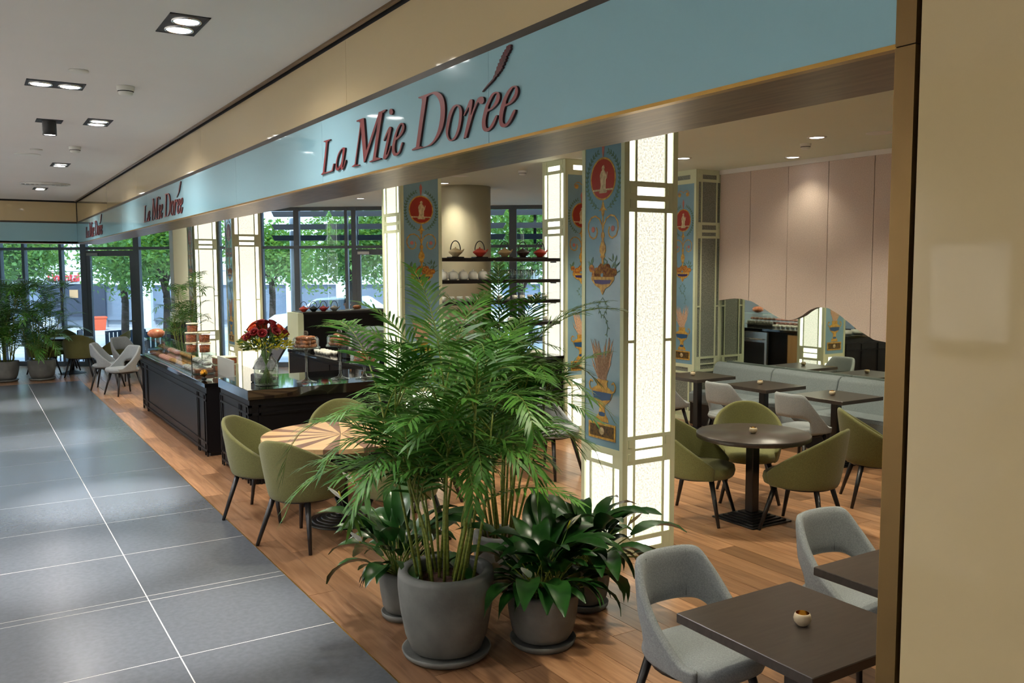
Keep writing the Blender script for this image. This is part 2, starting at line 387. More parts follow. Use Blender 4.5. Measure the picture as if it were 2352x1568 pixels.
# ---- lettering
LET = {'L':[[(.056,.249),(.154,.248),(.162,.244),(.123,.239),(.115,.225),(.059,.075),(.063,.069),(.163,.071),(.182,.079),(.201,.105),(.216,.105),(.191,.065),(.0,.061),(-.002,.065),(.029,.072),(.032,.078),(.088,.225),(.089,.238),(.08,.243),(.058,.243)]],'a':[[(.369,.177),(.39,.172),(.386,.162),(.348,.084),(.348,.07),(.358,.07),(.383,.106),(.396,.106),(.39,.096),(.361,.068),(.336,.06),(.321,.063),(.319,.076),(.285,.063),(.261,.061),(.244,.067),(.24,.091),(.252,.12),(.285,.153),(.326,.172),(.352,.177)],[(.346,.17),(.324,.165),(.284,.139),(.264,.108),(.258,.086),(.268,.074),(.291,.079),(.328,.101),(.35,.15),(.356,.165)]],'M':[[(.56,.294),(.651,.294),(.663,.29),(.686,.124),(.845,.28),(.854,.293),(.92,.295),(.944,.294),(.942,.289),(.91,.282),(.896,.272),(.817,.094),(.814,.074),(.87,.065),(.871,.06),(.727,.059),(.723,.064),(.756,.067),(.774,.079),(.842,.25),(.665,.067),(.655,.069),(.648,.082),(.618,.255),(.543,.079),(.549,.066),(.581,.062),(.577,.058),(.487,.059),(.485,.063),(.521,.07),(.528,.08),(.609,.27),(.605,.279),(.592,.286),(.563,.288)]],'i':[[(.908,.15),(.956,.189),(.981,.203),(.995,.203),(1.004,.197),(1.0,.183),(.944,.086),(.942,.074),(.952,.076),(.987,.109),(.998,.111),(.964,.071),(.931,.055),(.915,.054),(.904,.06),(.905,.073),(.972,.184),(.914,.144)]],'dot':[[(1.006,.288),(1.021,.281),(1.029,.269),(1.02,.26),(1.003,.259),(.988,.265),(.982,.276),(.99,.286)]],'e':[[(1.123,.204),(1.145,.198),(1.156,.184),(1.152,.169),(1.133,.153),(1.095,.139),(1.056,.131),(1.044,.11),(1.041,.087),(1.05,.071),(1.069,.069),(1.093,.078),(1.116,.105),(1.126,.113),(1.133,.111),(1.131,.103),(1.1,.069),(1.069,.058),(1.038,.058),(1.019,.067),(1.009,.086),(1.013,.114),(1.038,.153),(1.073,.186),(1.1,.201)],[(1.123,.197),(1.108,.194),(1.081,.173),(1.063,.15),(1.06,.142),(1.095,.152),(1.122,.17),(1.13,.186),(1.129,.194)]],'D':[[(1.309,.293),(1.431,.292),(1.475,.29),(1.511,.281),(1.546,.261),(1.566,.232),(1.572,.196),(1.564,.155),(1.543,.119),(1.499,.086),(1.447,.066),(1.403,.061),(1.235,.061),(1.235,.067),(1.272,.072),(1.28,.079),(1.343,.254),(1.346,.27),(1.344,.281),(1.329,.285),(1.313,.287)],[(1.401,.281),(1.442,.284),(1.474,.276),(1.503,.258),(1.524,.229),(1.529,.193),(1.518,.149),(1.492,.107),(1.448,.076),(1.395,.064),(1.342,.065),(1.323,.071),(1.319,.082),(1.389,.263),(1.393,.276)]],'o':[[(1.681,.202),(1.704,.194),(1.72,.179),(1.725,.157),(1.716,.121),(1.696,.086),(1.665,.062),(1.638,.057),(1.614,.058),(1.594,.069),(1.58,.089),(1.577,.115),(1.589,.148),(1.61,.18),(1.641,.199),(1.661,.203)],[(1.68,.196),(1.658,.189),(1.63,.162),(1.609,.126),(1.598,.096),(1.603,.076),(1.618,.064),(1.635,.064),(1.659,.075),(1.683,.104),(1.696,.136),(1.7,.167),(1.694,.186)]],'r':[[(1.736,.148),(1.772,.184),(1.791,.202),(1.807,.203),(1.815,.197),(1.813,.186),(1.8,.146),(1.8,.14),(1.828,.172),(1.85,.193),(1.871,.201),(1.893,.2),(1.906,.192),(1.909,.18),(1.9,.172),(1.883,.172),(1.868,.178),(1.862,.184),(1.853,.177),(1.822,.146),(1.802,.118),(1.763,.059),(1.76,.054),(1.738,.055),(1.738,.059),(1.777,.137),(1.786,.172),(1.781,.175),(1.742,.145)]],'e1':[[(2.009,.199),(2.026,.192),(2.032,.181),(2.029,.167),(2.012,.152),(1.977,.139),(1.936,.133),(1.924,.113),(1.92,.095),(1.923,.077),(1.933,.069),(1.948,.071),(1.968,.083),(1.994,.105),(2.006,.11),(2.013,.108),(2.009,.1),(1.985,.075),(1.959,.061),(1.933,.056),(1.909,.061),(1.894,.074),(1.89,.097),(1.898,.122),(1.919,.158),(1.949,.185),(1.978,.2)],[(2.004,.194),(1.987,.192),(1.963,.174),(1.943,.154),(1.94,.143),(1.96,.144),(1.983,.154),(1.999,.169),(2.005,.182),(2.008,.192)]],'e2':[[(2.144,.199),(2.157,.193),(2.164,.181),(2.161,.165),(2.146,.15),(2.117,.138),(2.07,.133),(2.059,.113),(2.052,.091),(2.053,.077),(2.064,.068),(2.081,.07),(2.1,.082),(2.125,.105),(2.138,.111),(2.146,.109),(2.142,.099),(2.116,.074),(2.089,.059),(2.062,.055),(2.039,.061),(2.027,.075),(2.024,.098),(2.031,.123),(2.051,.157),(2.082,.185),(2.115,.199)],[(2.136,.194),(2.123,.192),(2.101,.176),(2.079,.153),(2.077,.141),(2.098,.144),(2.122,.156),(2.139,.17),(2.144,.184),(2.142,.192)]],'w':[[(1.893,.218),(1.896,.221),(1.938,.24),(1.979,.255),(1.984,.264),(1.993,.268),(1.996,.279),(2.006,.283),(2.008,.294),(2.017,.297),(2.018,.306),(2.03,.307),(2.029,.318),(2.043,.321),(2.043,.329),(2.054,.332),(2.056,.34),(2.065,.34),(2.068,.347),(2.079,.348),(2.082,.357),(2.094,.358),(2.102,.359),(2.113,.358),(2.114,.351),(2.11,.348),(2.113,.341),(2.103,.336),(2.102,.331),(2.091,.327),(2.09,.322),(2.079,.321),(2.083,.313),(2.074,.311),(2.075,.304),(2.064,.301),(2.063,.292),(2.051,.29),(2.053,.282),(2.042,.28),(2.04,.274),(2.029,.272),(2.025,.267),(2.013,.265),(2.012,.259),(1.999,.258),(1.987,.25),(1.943,.235)]]}
def smooth_loop(p, n=4):
    out = []; N_ = len(p)
    for i in range(N_):
        p0, p1, p2, p3 = [Vector(p[(i + k) % N_]) for k in (-1, 0, 1, 2)]
        def sharp(a, b, c):
            u, v = (b - a), (c - b)
            return u.length < 1e-6 or v.length < 1e-6 or u.angle(v) > R(48)
        s1, s2 = sharp(p0, p1, p2), sharp(p1, p2, p3)
        out.append(tuple(p1))
        if s1 and s2: continue
        m1 = (p2 - p1) if s1 else (p2 - p0) * .5
        m2 = (p2 - p1) if s2 else (p3 - p1) * .5
        for k in range(1, n):
            t = k / n
            out.append(tuple(p1 * (2 * t**3 - 3 * t * t + 1) + m1 * (t**3 - 2 * t * t + t) + p2 * (-2 * t**3 + 3 * t * t) + m2 * (t**3 - t * t)))
    return out
def letter_mesh(name, loops, thick, smooth=True):
    cu = bpy.data.curves.new(name, 'CURVE'); cu.dimensions = '2D'; cu.fill_mode = 'BOTH'; cu.extrude = thick / 2
    for lp in loops:
        pts = smooth_loop(lp) if smooth else lp
        sp = cu.splines.new('POLY'); sp.points.add(len(pts) - 1)
        for i, q in enumerate(pts): sp.points[i].co = (q[0], q[1], 0, 1)
        sp.use_cyclic_u = True
    o = bpy.data.objects.new('tmp', cu); col.objects.link(o)
    me = bpy.data.meshes.new_from_object(o.evaluated_get(bpy.context.evaluated_depsgraph_get()))
    bpy.data.objects.remove(o); bpy.data.curves.remove(cu)
    me.materials.clear(); me.materials.append(m_red); me.materials.append(m_reds)
    me.transform(Matrix(((0, 0, -1, 0), (-1, 0, 0, 0), (0, 1, 0, 0), (0, 0, 0, 1))))   # local x = -normal, y = -reading
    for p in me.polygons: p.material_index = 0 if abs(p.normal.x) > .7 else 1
    return me
names = {'L': 'letter_capital_l', 'a': 'letter_a', 'M': 'letter_capital_m', 'i': 'letter_i', 'e': 'letter_e', 'D': 'letter_capital_d', 'o': 'letter_o', 'r': 'letter_r', 'e1': 'letter_e_accented', 'e2': 'letter_e_final'}
letters = {}
for k, loops in LET.items():
    if k == 'dot': continue
    letters[k] = letter_mesh(k, loops + (LET['dot'] if k == 'i' else []), .010, k != 'w')
letters['w'].materials[0] = mat('dark_wheat_red', S(92, 20, 24), .5, noise=.8, nscale=60, col2=S(50, 10, 14))
for k, (ys, lab) in enumerate(((5.013, 'large raised dark red lettering nearest the viewer on the blue fascia'), (11.03, 'second raised dark red lettering, midway along the blue fascia'), (16.84, 'smallest farthest raised dark red lettering near the fascia corner'))):
    sg = thing('shop_sign', lab, 'sign', (XF - .018, ys, 2.64), 0, 'lettering along the fascia')
    for c, me in letters.items():
        mobj('wheat_ear' if c == 'w' else names[c], me, [], sg)
# ---- downlights and fittings in the passage ceiling
m_lamp = mat('lamp_lens', (1, 1, 1, 1), .3, emis=(1, .98, .94, 1), estr=9)
m_refl = mat('lamp_reflector', S(220, 220, 220), .15, metal=1)
def downlight(x, y, dx, dy, n, lab, power, tx=0, ty=0, tilt=False, ang=32, flood=1):
    t = thing('downlight', lab, 'downlight', (x, y, ZC), 0, 'recessed downlights in the passage ceiling')
    b = MB(); h = .09; e = .014
    b.box(-dx, -dy, -.004, -dx + e, dy, .0); b.box(dx - e, -dy, -.004, dx, dy, 0); b.box(-dx, -dy, -.004, dx, -dy + e, 0); b.box(-dx, dy - e, -.004, dx, dy, 0)
    b.box(-dx + e, -dy + e, -.0028, dx - e, dy - e, -.0008)
    b.build('housing', m_black, t)
    for k in range(n):
        s = (k - (n - 1) / 2)
        cx, cy_ = (s * dx, 0) if dx > dy else (0, s * dy * .92)
        lp2 = MB().lathe([(.062, -.008), (.068, -.012), (.074, -.012), (.074, -.003)], 24, cap=False)
        if tilt: lp2 = MB().lathe([(.05, -.12), (.055, -.12), (.055, -.003)], 20, cap=False)
        rg = lp2.build('rim', m_refl if not tilt else m_black, t, (cx, cy_, 0))
        zz = -.009 if not tilt else -.115
        MB().lathe([(.0005, zz), (.062 if not tilt else .048, zz)], 24, cap=False).build('lens', m_lamp, rg)
    spot('downlight_lamp', (0, 0, -.13 if tilt else -.03), (tx, ty, -3), power * 2.3, ang, .9, COOL, .06, t)
    spot('downlight_flood', (0, 0, -.13 if tilt else -.03), (0, 0, -3), power * .42 * flood, 165, 1, COOL, .06, t)
    return t
MB().box(-2.2, -5, -.004, XF - .004, YT, -.0008).build('grout', m_grout, floor)
downlight(1.022, 4.877, .098, .20, 2, 'twin black downlight, nearest on the passage ceiling', 330, .1, .45, False, 32, .75)
downlight(.588, 6.87, .18, .118, 2, 'wide twin black downlight with two lamps side by side', 330, 0, .1)
downlight(.672, 8.555, .1, .1, 1, 'small black downlight with its lamp swung down out of the ceiling', 180, .3, .3, True)
downlight(1.036, 8.425, .098, .195, 2, 'twin black downlight third along the passage, beside the swung-out lamp', 330, 0, .4)
downlight(1.04, 12.0, .098, .20, 2, 'twin black downlight in front of the round ceiling grille', 330, -.15, .4)
downlight(1.06, 15.63, .098, .20, 2, 'twin black downlight farthest along the passage ceiling', 330, -.25, .3)
downlight(.3, -2.2, .098, .20, 2, 'twin black downlight behind the viewer at the passage end', 330, 0, 0, False, 32, .3)
for y in (-2, 1.5, 5, 8.5, 12, 15.5): downlight(-1.2, y, .098, .2, 2, 'added twin downlight out of view, bouncing light off the left wall', 180, -1.6, 0, False, 110, 3.2 if y > 3 else 1)  # added lamps out of view; their bounce off the wall brightens the ceiling
def disc_fit(name, x, y, z, prof, lab, cat, m_, n=24, grp=None):
    o = MB().lathe(prof, n).build(name, m_, None, (x, y, z)); tag(o, lab, cat, grp); return o
sm = [(.001, -.062), (.03, -.062), (.045, -.055), (.047, -.042), (.05, -.04), (.056, -.025), (.058, -.022), (.06, -.004), (.06, 0)]
def detector(x, y, z, lab):
    t = thing('smoke_detector', lab, 'smoke detector', (x, y, z), 0, 'smoke detectors')
    MB().lathe(sm, 24).build('body', m_white, t); MB().lathe([(.0515, -.039), (.0535, -.033)], 24, cap=False).build('vent_slot', m_gap, t)
detector(1.009, 6.70, ZC, 'white domed smoke detector nearest on the passage ceiling')
detector(1.027, 10.2, ZC, 'white domed smoke detector farther along the passage ceiling')
disc_fit('ceiling_disc', .677, 6.32, ZC, [(.001, -.012), (.05, -.012), (.06, -.008), (.06, 0)], 'flat white disc cover on the ceiling before the wide twin downlight', 'ceiling disc', m_white)
disc_fit('ceiling_disc', .70, 10.6, ZC, [(.001, -.012), (.05, -.012), (.06, -.008), (.06, 0)], 'small flat white disc cover beside the farther smoke detector', 'ceiling disc', m_white)
disc_fit('ceiling_speaker', .645, 11.1, ZC, [(.001, -.006), (.12, -.006), (.13, -.003), (.13, 0)], 'larger flat white ceiling disc behind the small disc cover', 'ceiling speaker', m_white)
vg = thing('air_grille', 'round white air grille of concentric rings on the ceiling', 'air grille', (1.07, 14.75, ZC))
for k in range(5):
    r0 = .07 + .06 * k; MB().lathe([(r0, -.012), (r0 + .02, -.016), (r0 + .022, -.002), (r0, -.002)], 36, cap=False).build('ring', m_white, vg)
# ---- backlit poster and shop niche on the passage wall (seen mirrored in the glossy cream wall)
lb = thing('poster_light_box', 'backlit poster on the passage wall, mirrored in the cream glass', 'poster', (-2.2, 3.1, 1.62))
MB().box(0, 0, 0, .06, .62, .72, bev=.006).build('case', m_black, lb)
MB().box(.06, .03, .03, .064, .59, .69).build('poster', mat('poster_print', S(220, 216, 210), .4, noise=1, nscale=5, col2=S(120, 110, 104), emis=(1, .97, .93, 1), estr=.9), lb)
for k in range(3):
    sh = thing('display_shelf', ('lowest', 'middle', 'top')[k] + ' white display shelf on the passage wall', 'shelf', (-2.2, 1.9, .7 + .45 * k), 0, 'display shelves on the passage wall'); MB().box(0, 0, 0, .3, 1.0, .03, bev=.004).build('board', m_white, sh); MB().box(0, .48, -.1, .2, .52, 0).build('bracket', m_steel, sh)
# ---- cafe ceiling lamps
def cafe_lamp(x, y, lab, power, grp='round downlights in the cafe ceiling', ang=115, tgt=None, color=WARM):
    t = thing('cafe_downlight', lab, 'downlight', (x, y, ZI), 0, grp)
    r = MB().lathe([(.07, -.004), (.09, -.012), (.1, -.004), (.1, 0)], 24, cap=False).build('trim_ring', m_white, t)
    MB().lathe([(.0005, -.005), (.075, -.005)], 24, cap=False).build('lens', m_lamp, r)
    tx, ty = tgt or (0, 0); spot('cafe_lamp', (0, 0, -.02), (tx, ty, -3), power * 1.3, ang, .8, color, .08, t)
cafe_lamp(8.70, 7.45, 'round downlight close to the pink panel wall', 25)
cafe_lamp(6.494, 12.47, 'round downlight seen just right of the second column', 30)
cafe_lamp(6.483, 15.9, 'round downlight near the window wall left of the second column', 260)
cafe_lamp(7.57, 15.9, 'round downlight near the window wall by the round pillar', 120)
for k, (x, y, p) in enumerate(((3.0, 3.0, 150), (4.6, 2.6, 130), (3.1, 6.6, 220), (5.8, 5.2, 170), (5.7, 7.6, 230), (7.2, 3.4, 130), (7.6, 6.2, 170), (7.6, 8.2, 150), (3.4, 9.6, 150), (3.0, 11.5, 260), (3.0, 14.5, 220), (5.2, 10.8, 200), (5.2, 14.5, 200), (2.9, 17.2, 80))):
    cafe_lamp(x, y, ('round downlight above the front square tables', 'round downlight above the second front table', 'round downlight above the sunburst table', 'round downlight above the dark round table', 'round downlight by the grey chair', 'round downlight by the second round table', 'round downlight above the banquette tables', 'round downlight at the end of the banquette', 'round downlight above the black counter', 'round downlight above the pastry counter', 'round downlight beyond the pastry counter', 'round downlight above the bar shelves', 'round downlight above the back cabinet', 'round downlight above the far grey chairs')[k], p)
detector(7.895, 6.59, ZI, 'white smoke detector on the cafe ceiling before the pink wall')
detector(6.64, 10.39, ZI, 'white smoke detector on the cafe ceiling beside the third column')
disc_fit('ceiling_speaker', 7.91, 5.684, ZI, [(.001, -.006), (.12, -.006), (.13, -.003), (.13, 0)], 'flat round white speaker on the cafe ceiling above the wavy panels', 'ceiling speaker', m_white)
disc_fit('ceiling_speaker', 6.2, 11.4, ZI, [(.001, -.006), (.12, -.006), (.13, -.003), (.13, 0)], 'flat round white speaker on the cafe ceiling behind the tea shelf', 'ceiling speaker', m_white)
# ---- pink padded panels over a wavy-topped mirror on the back wall
m_pink = mat('pink_felt_panel', S(214, 196, 184), .9, noise=.5, nscale=90, col2=S(198, 178, 168), bump=.3, bscale=200)
m_mirror = mat('mirror_silver', S(225, 232, 220), .02, metal=1, noise=.02)
mr_ = MB().box(XB - .03, 2.0, .75, XB - .002, 9.05, 2.3).build('wall_mirror', m_mirror); tag(mr_, 'large wall mirror below the pink wavy-edged panels', 'mirror')
wave = [(8.99, 1.69), (8.728, 1.724), (8.567, 1.723), (8.37, 1.693), (8.199, 1.622), (8.025, 1.542), (7.878, 1.485), (7.734, 1.469), (7.629, 1.491), (7.527, 1.535), (7.414, 1.611), (7.295, 1.654), (7.131, 1.649), (6.97, 1.575), (6.843, 1.496), (6.718, 1.413), (6.476, 1.299), (6.247, 1.274)]
def wz(y):
    while y < 6.247: y += 1.9
    for (a, za), (b, zb) in zip(wave[:-1], wave[1:]):
        if b <= y <= a: return zb + (za - zb) * (y - b) / (a - b)
    return wave[0][1]
pk = thing('padded_wall_panels', 'pink felt wall panels with a wavy lower edge', 'wall panel', (XB - .03, 0, 0))
seams = [8.99, 8.43, 7.79, 7.17, 6.53, 5.9, 5.27, 4.64, 4.0, 3.3, 2.6, 1.9]
for a, b in zip(seams[:-1], seams[1:]):
    n = 14; ys = [b + .004 + (a - b - .008) * i / n for i in range(n + 1)]
    MB().poly([(y, wz(y)) for y in ys] + [(ys[-1], 3.44), (ys[0], 3.44)], -.045, -.001, plane='YZ').build('panel', m_pink, pk)
struct(MB().box(XB - .09, 1.9, 3.44, XB - .001, 9.02, 3.499).build('trim_2', m_ceil), 'cream cornice above the pink panels')
# ---- slanted glass front at the far end
fa = thing('window_1', 'slanted glass facade with grey frames at the far end', None); fa['kind'] = 'structure'
def fbox(mb, t0, t1, d0, d1, z0, z1):
    c = [fac(t0, d0), fac(t1, d0), fac(t1, d1), fac(t0, d1)]
    mb.poly(c, z0, z1); return mb
def mull(t, wd=.06, z0=0, z1=3.5, d0=-.06, d1=.06, m_=m_frame, nm='mullion'):
    return fbox(MB(), t - wd / 2, t + wd / 2, d0, d1, z0, z1).build(nm, m_, fa)
mts = [-6.6, -5.0, -3.4, -1.85, -1.29, -.43, .1, 1.32, 2.15, 2.6, 3.2, 4.16, 4.95, 6.05, 6.22, 7.4, 8.3, 9.1, 9.69, 10.6, 11.6, 12.1]
wide = {.1: .13, 1.32: .13, 6.22: .1, 4.95: .12, 9.69: .16}
for t in mts: mull(t, wide.get(t, .065))
for (a, b) in zip(mts[:-1], mts[1:]):
    fbox(MB(), a, b, -.045, .045, 2.60, 2.66).build('transom', m_frame, fa)
    fbox(MB(), a, b, -.045, .045, 3.42, 3.5).build('transom', m_frame, fa)
    if a not in (.1, 6.22): fbox(MB(), a, b, -.05, .05, 0, .10).build('sill_rail', m_frame, fa)
    fbox(MB(), a + .03, b - .03, -.006, .006, 2.66, 3.42).build('pane', m_window, fa)
    if a not in (.1, 6.22): fbox(MB(), a + .03, b - .03, -.006, .006, .10, 2.60).build('pane', m_window, fa)
def glazed_door(name, t0, t1, lab, handle):
    d = thing(name, lab, None); d['kind'] = 'structure'
    for a, b in ((t0, t0 + .09), (t1 - .09, t1)): fbox(MB(), a, b, -.05, .03, .02, 2.58).build('stile', m_frame, d)
    fbox(MB(), t0 + .09, t1 - .09, -.05, .03, 2.46, 2.58).build('rail', m_frame, d)
    fbox(MB(), t0 + .09, t1 - .09, -.05, .03, .02, .14).build('rail', m_frame, d)
    fbox(MB(), t0 + .09, t1 - .09, -.014, -.004, .14, 2.46).build('pane', m_window, d)
    fbox(MB(), handle - .012, handle + .012, -.12, -.09, 1.0, 1.04).build('handle', m_steel, d)
    fbox(MB(), handle - .06, handle + .08, -.12, -.10, 1.01, 1.03).build('handle', m_steel, d)
    fbox(MB(), t0 + .04, t0 + .30, -.11, -.06, 2.47, 2.53).build('door_closer', m_steel, d)
glazed_door('door_1', .165, 1.255, 'glazed exit door in a wide grey frame at the far end', 1.2)
glazed_door('door_2', 6.27, 7.365, 'second glazed door in the window wall behind the bar', 6.35)
# pillars
o = MB().box(3.72, 19.42, 0, 4.12, 19.8, 3.5, bev=.01).build('wall_pier', m_cafewall); struct(o, 'plain cream pier beside the far window')
o = MB().lathe([(.44, 0), (.44, 3.5)], 48).build('wall_round_pillar', m_cafewall, None, (7.12, 12.95, 0)); struct(o, 'plain round cream pillar behind the tea shelf')
# ================================================================== COLUMNS
CW = .51; HW = CW / 2
a_gold = mat('painted_gold', S(212, 172, 78), .4, noise=.7, nscale=30, col2=S(164, 120, 48))
a_red = mat('painted_terracotta', S(160, 46, 32), .4, noise=.3, nscale=20)
a_cream = mat('painted_cream', S(226, 208, 168), .5, noise=.5, nscale=40, col2=S(180, 160, 120))
a_leaf = mat('painted_leaf', S(84, 122, 100), .5, noise=.4, nscale=30)
a_fruit = mat('painted_fruit', S(128, 62, 34), .5, noise=1, nscale=45, col2=S(196, 140, 50))
a_purple = mat('painted_purple', S(52, 34, 96), .4, noise=.2)
a_navy = mat('painted_navy', S(38, 84, 130), .4, noise=.2)
a_pink = mat('painted_rose', S(196, 120, 110), .5, noise=.4)
a_plume = mat('painted_plume', S(224, 194, 160), .6, noise=1, nscale=60, col2=S(172, 124, 104), stretch=(4, 1, 1))
a_ped = mat('painted_black_gold', S(40, 32, 20), .5, noise=1, nscale=40, col2=S(110, 84, 32))
def ell(cx, cz, rx, rz, n=28): return [(cx + rx * math.cos(2 * PI * i / n), cz + rz * math.sin(2 * PI * i / n)) for i in range(n)]
def arc_strip(mb, pts, wd, y0, y1):
    for (p, q) in zip(pts[:-1], pts[1:]):
        d = Vector((q[0] - p[0], q[1] - p[1]))
        if d.length < 1e-5: continue
        n = Vector((-d.y, d.x)).normalized() * wd / 2
        mb.poly([(p[0] - n.x, p[1] - n.y), (q[0] - n.x, q[1] - n.y), (q[0] + n.x, q[1] + n.y), (p[0] + n.x, p[1] + n.y)], y0, y1, plane='XZ')
def mirror2(p): return p + [(-x, z) for x, z in p[::-1]]
# painted ornament of a blue panel (local: x across, z up, face towards -y); layered a millimetre apart
def art_parts():
    Y1 = -.001; out = []
    def part(nm, m_, depth, polys=(), strips=()):
        mb = MB()
        for p in polys: mb.poly(p, Y1 - depth, Y1, plane='XZ')
        for s_, wd in strips: arc_strip(mb, s_, wd, Y1 - depth, Y1)
        out.append((nm, mb.mesh(nm), m_))
    def leaves(path, ln, wd, both=True):
        ps = []
        for i in range(1, len(path)):
            p, q = Vector(path[i - 1]), Vector(path[i]); d = (q - p).normalized(); n = Vector((-d.y, d.x))
            for s in ((1, -1) if both else (1,)):
                e = q + d * ln * .7 + n * s * ln * .6; mdd = (q + e) / 2; w_ = Vector((-(e - q).y, (e - q).x)).normalized() * wd
                ps.append([tuple(q), tuple(mdd - w_), tuple(e), tuple(mdd + w_)])
        return ps
    wl = [(.195 * math.cos(a), 2.80 + .215 * math.sin(a)) for a in [R(-75 + 9 * i) for i in range(17)]]
    part('wreath', a_leaf, .001, leaves(wl, .035, .007) + leaves([(-x, z) for x, z in wl], .035, .007), [(wl, .006), ([(-x, z) for x, z in wl], .006)])
    part('medallion_rim', a_gold, .0015, [ell(0, 2.81, .152, .158, 36)])
    part('medallion', a_red, .0025, [ell(0, 2.81, .138, .144, 36)])
    fig = [(-.005, 2.905), (.012, 2.91), (.02, 2.89), (.014, 2.873), (.03, 2.86), (.04, 2.83), (.05, 2.86), (.056, 2.855), (.048, 2.815), (.036, 2.80), (.034, 2.74), (.042, 2.705), (-.04, 2.705), (-.026, 2.76), (-.03, 2.80), (-.036, 2.835), (-.022, 2.865), (-.01, 2.872), (-.014, 2.89)]
    part('painted_figure', a_cream, .0035, [fig, [(-.118, 2.735), (.118, 2.735), (.124, 2.722), (-.124, 2.722)], [(-.045, 2.72), (.05, 2.72), (.05, 2.708), (-.045, 2.708)]])
    sp = [(.0, 2.42), (.01, 2.47), (.04, 2.515), (.09, 2.54), (.14, 2.53), (.175, 2.49), (.18, 2.44), (.16, 2.39), (.115, 2.37), (.08, 2.385), (.066, 2.42), (.08, 2.455)]
    top = [(.0, 3.19), (.03, 3.215), (.075, 3.22), (.11, 3.19), (.105, 3.15), (.07, 3.14), (.052, 3.165)]
    part('scroll_ornament', a_gold, .0012, [mirror2([(0, 2.66), (.02, 2.6), (.05, 2.575), (.02, 2.58), (.012, 2.54)]), ell(.075, 3.17, .025, .025, 12), ell(-.075, 3.17, .025, .025, 12)],
         [(sp, .012), ([(-x, z) for x, z in sp], .012), (top, .009), ([(-x, z) for x, z in top], .009), ([(0, 2.56), (0, 2.40)], .012)])
    part('rosette', a_pink, .0018, [ell(.118, 2.44, .022, .022, 8), ell(-.118, 2.44, .022, .022, 8), mirror2([(0, 3.10), (.018, 3.06), (.01, 3.0), (.004, 2.97)])])
    part('baluster', a_gold, .002, [mirror2([(0, 2.43), (.018, 2.41), (.022, 2.385), (.012, 2.37), (.014, 2.35), (.036, 2.31), (.038, 2.275), (.02, 2.25), (.03, 2.235), (.012, 2.22), (.010, 2.17), (0, 2.17)])])
    rr = random.Random(3); fr = []
    for k in range(22): fr.append(ell(rr.uniform(-.14, .14), 2.085 + rr.random() * .075, .032, .03, 10))
    lv = []
    for k in range(26):
        a = rr.uniform(-.16, .16); b = 2.07 + rr.random() * .13; an = rr.uniform(.3, 2.8); l_ = .06
        e = (a + l_ * math.cos(an), b + l_ * math.sin(an)); lv.append([(a, b), ((a + e[0]) / 2 + .012, (b + e[1]) / 2), e, ((a + e[0]) / 2 - .012, (b + e[1]) / 2)])
    part('fruit_leaves', a_leaf, .0012, lv)
    part('painted_fruit', a_fruit, .002, fr)
    part('basket', a_gold, .003, [mirror2([(0, 2.085), (.14, 2.085), (.135, 2.06), (.09, 2.02), (.03, 1.995), (.02, 1.975), (.0, 1.95)])])
    part('basket_band', a_purple, .0042, [mirror2([(0, 2.062), (.105, 2.062), (.09, 2.035), (0, 2.028)])])
    g = [(.0, 1.93), (.03, 1.90), (.055, 1.87), (.04, 1.83), (.015, 1.80), (.045, 1.76), (.065, 1.71), (.05, 1.66)]
    part('garland', a_leaf, .0012, leaves(g, .028, .005) + leaves([(-x, z) for x, z in g[:5]], .028, .005), [(g, .004), ([(-x, z) for x, z in g[:5]], .004)])
    pl = []
    for k in range(70):
        an = R(90) + rr.gauss(0, .42); l_ = rr.uniform(.16, .36); b = (rr.uniform(-.05, .05), 1.30)
        e = (b[0] + l_ * math.cos(an), b[1] + l_ * math.sin(an)); mdx = (b[0] + e[0]) / 2; mdz = (b[1] + e[1]) / 2
        if abs(e[0]) < .15: pl.append([b, (mdx + .009, mdz), e, (mdx - .009, mdz)])
    part('plume', a_plume, .0014, pl)
    part('urn', a_gold, .0025, [mirror2([(0, 1.31), (.075, 1.31), (.06, 1.29), (.065, 1.26), (.12, 1.235), (.125, 1.205), (.1, 1.16), (.04, 1.12), (.03, 1.09), (.04, 1.05), (.07, 1.02), (.08, .99), (0, .99)])],
         [([(.115, 1.22), (.15, 1.235), (.16, 1.27), (.14, 1.30), (.115, 1.285)], .012), ([(-.115, 1.22), (-.15, 1.235), (-.16, 1.27), (-.14, 1.30), (-.115, 1.285)], .012)])
    part('urn_band', a_navy, .0036, [mirror2([(0, 1.215), (.118, 1.215), (.1, 1.165), (0, 1.15)]), mirror2([(0, 1.065), (.036, 1.06), (.036, 1.035), (0, 1.03)])])
    part('pedestal_frame', a_gold, .0025, [[(-.165, .98), (.165, .98), (.165, .855), (-.165, .855)]])
    part('pedestal_panel', a_ped, .0036, [[(-.145, .962), (.145, .962), (.145, .873), (-.145, .873)]])
    part('pedestal_flower', a_cream, .0046, [ell(0, .918, .03, .03, 9)])
    return out
ART = art_parts()
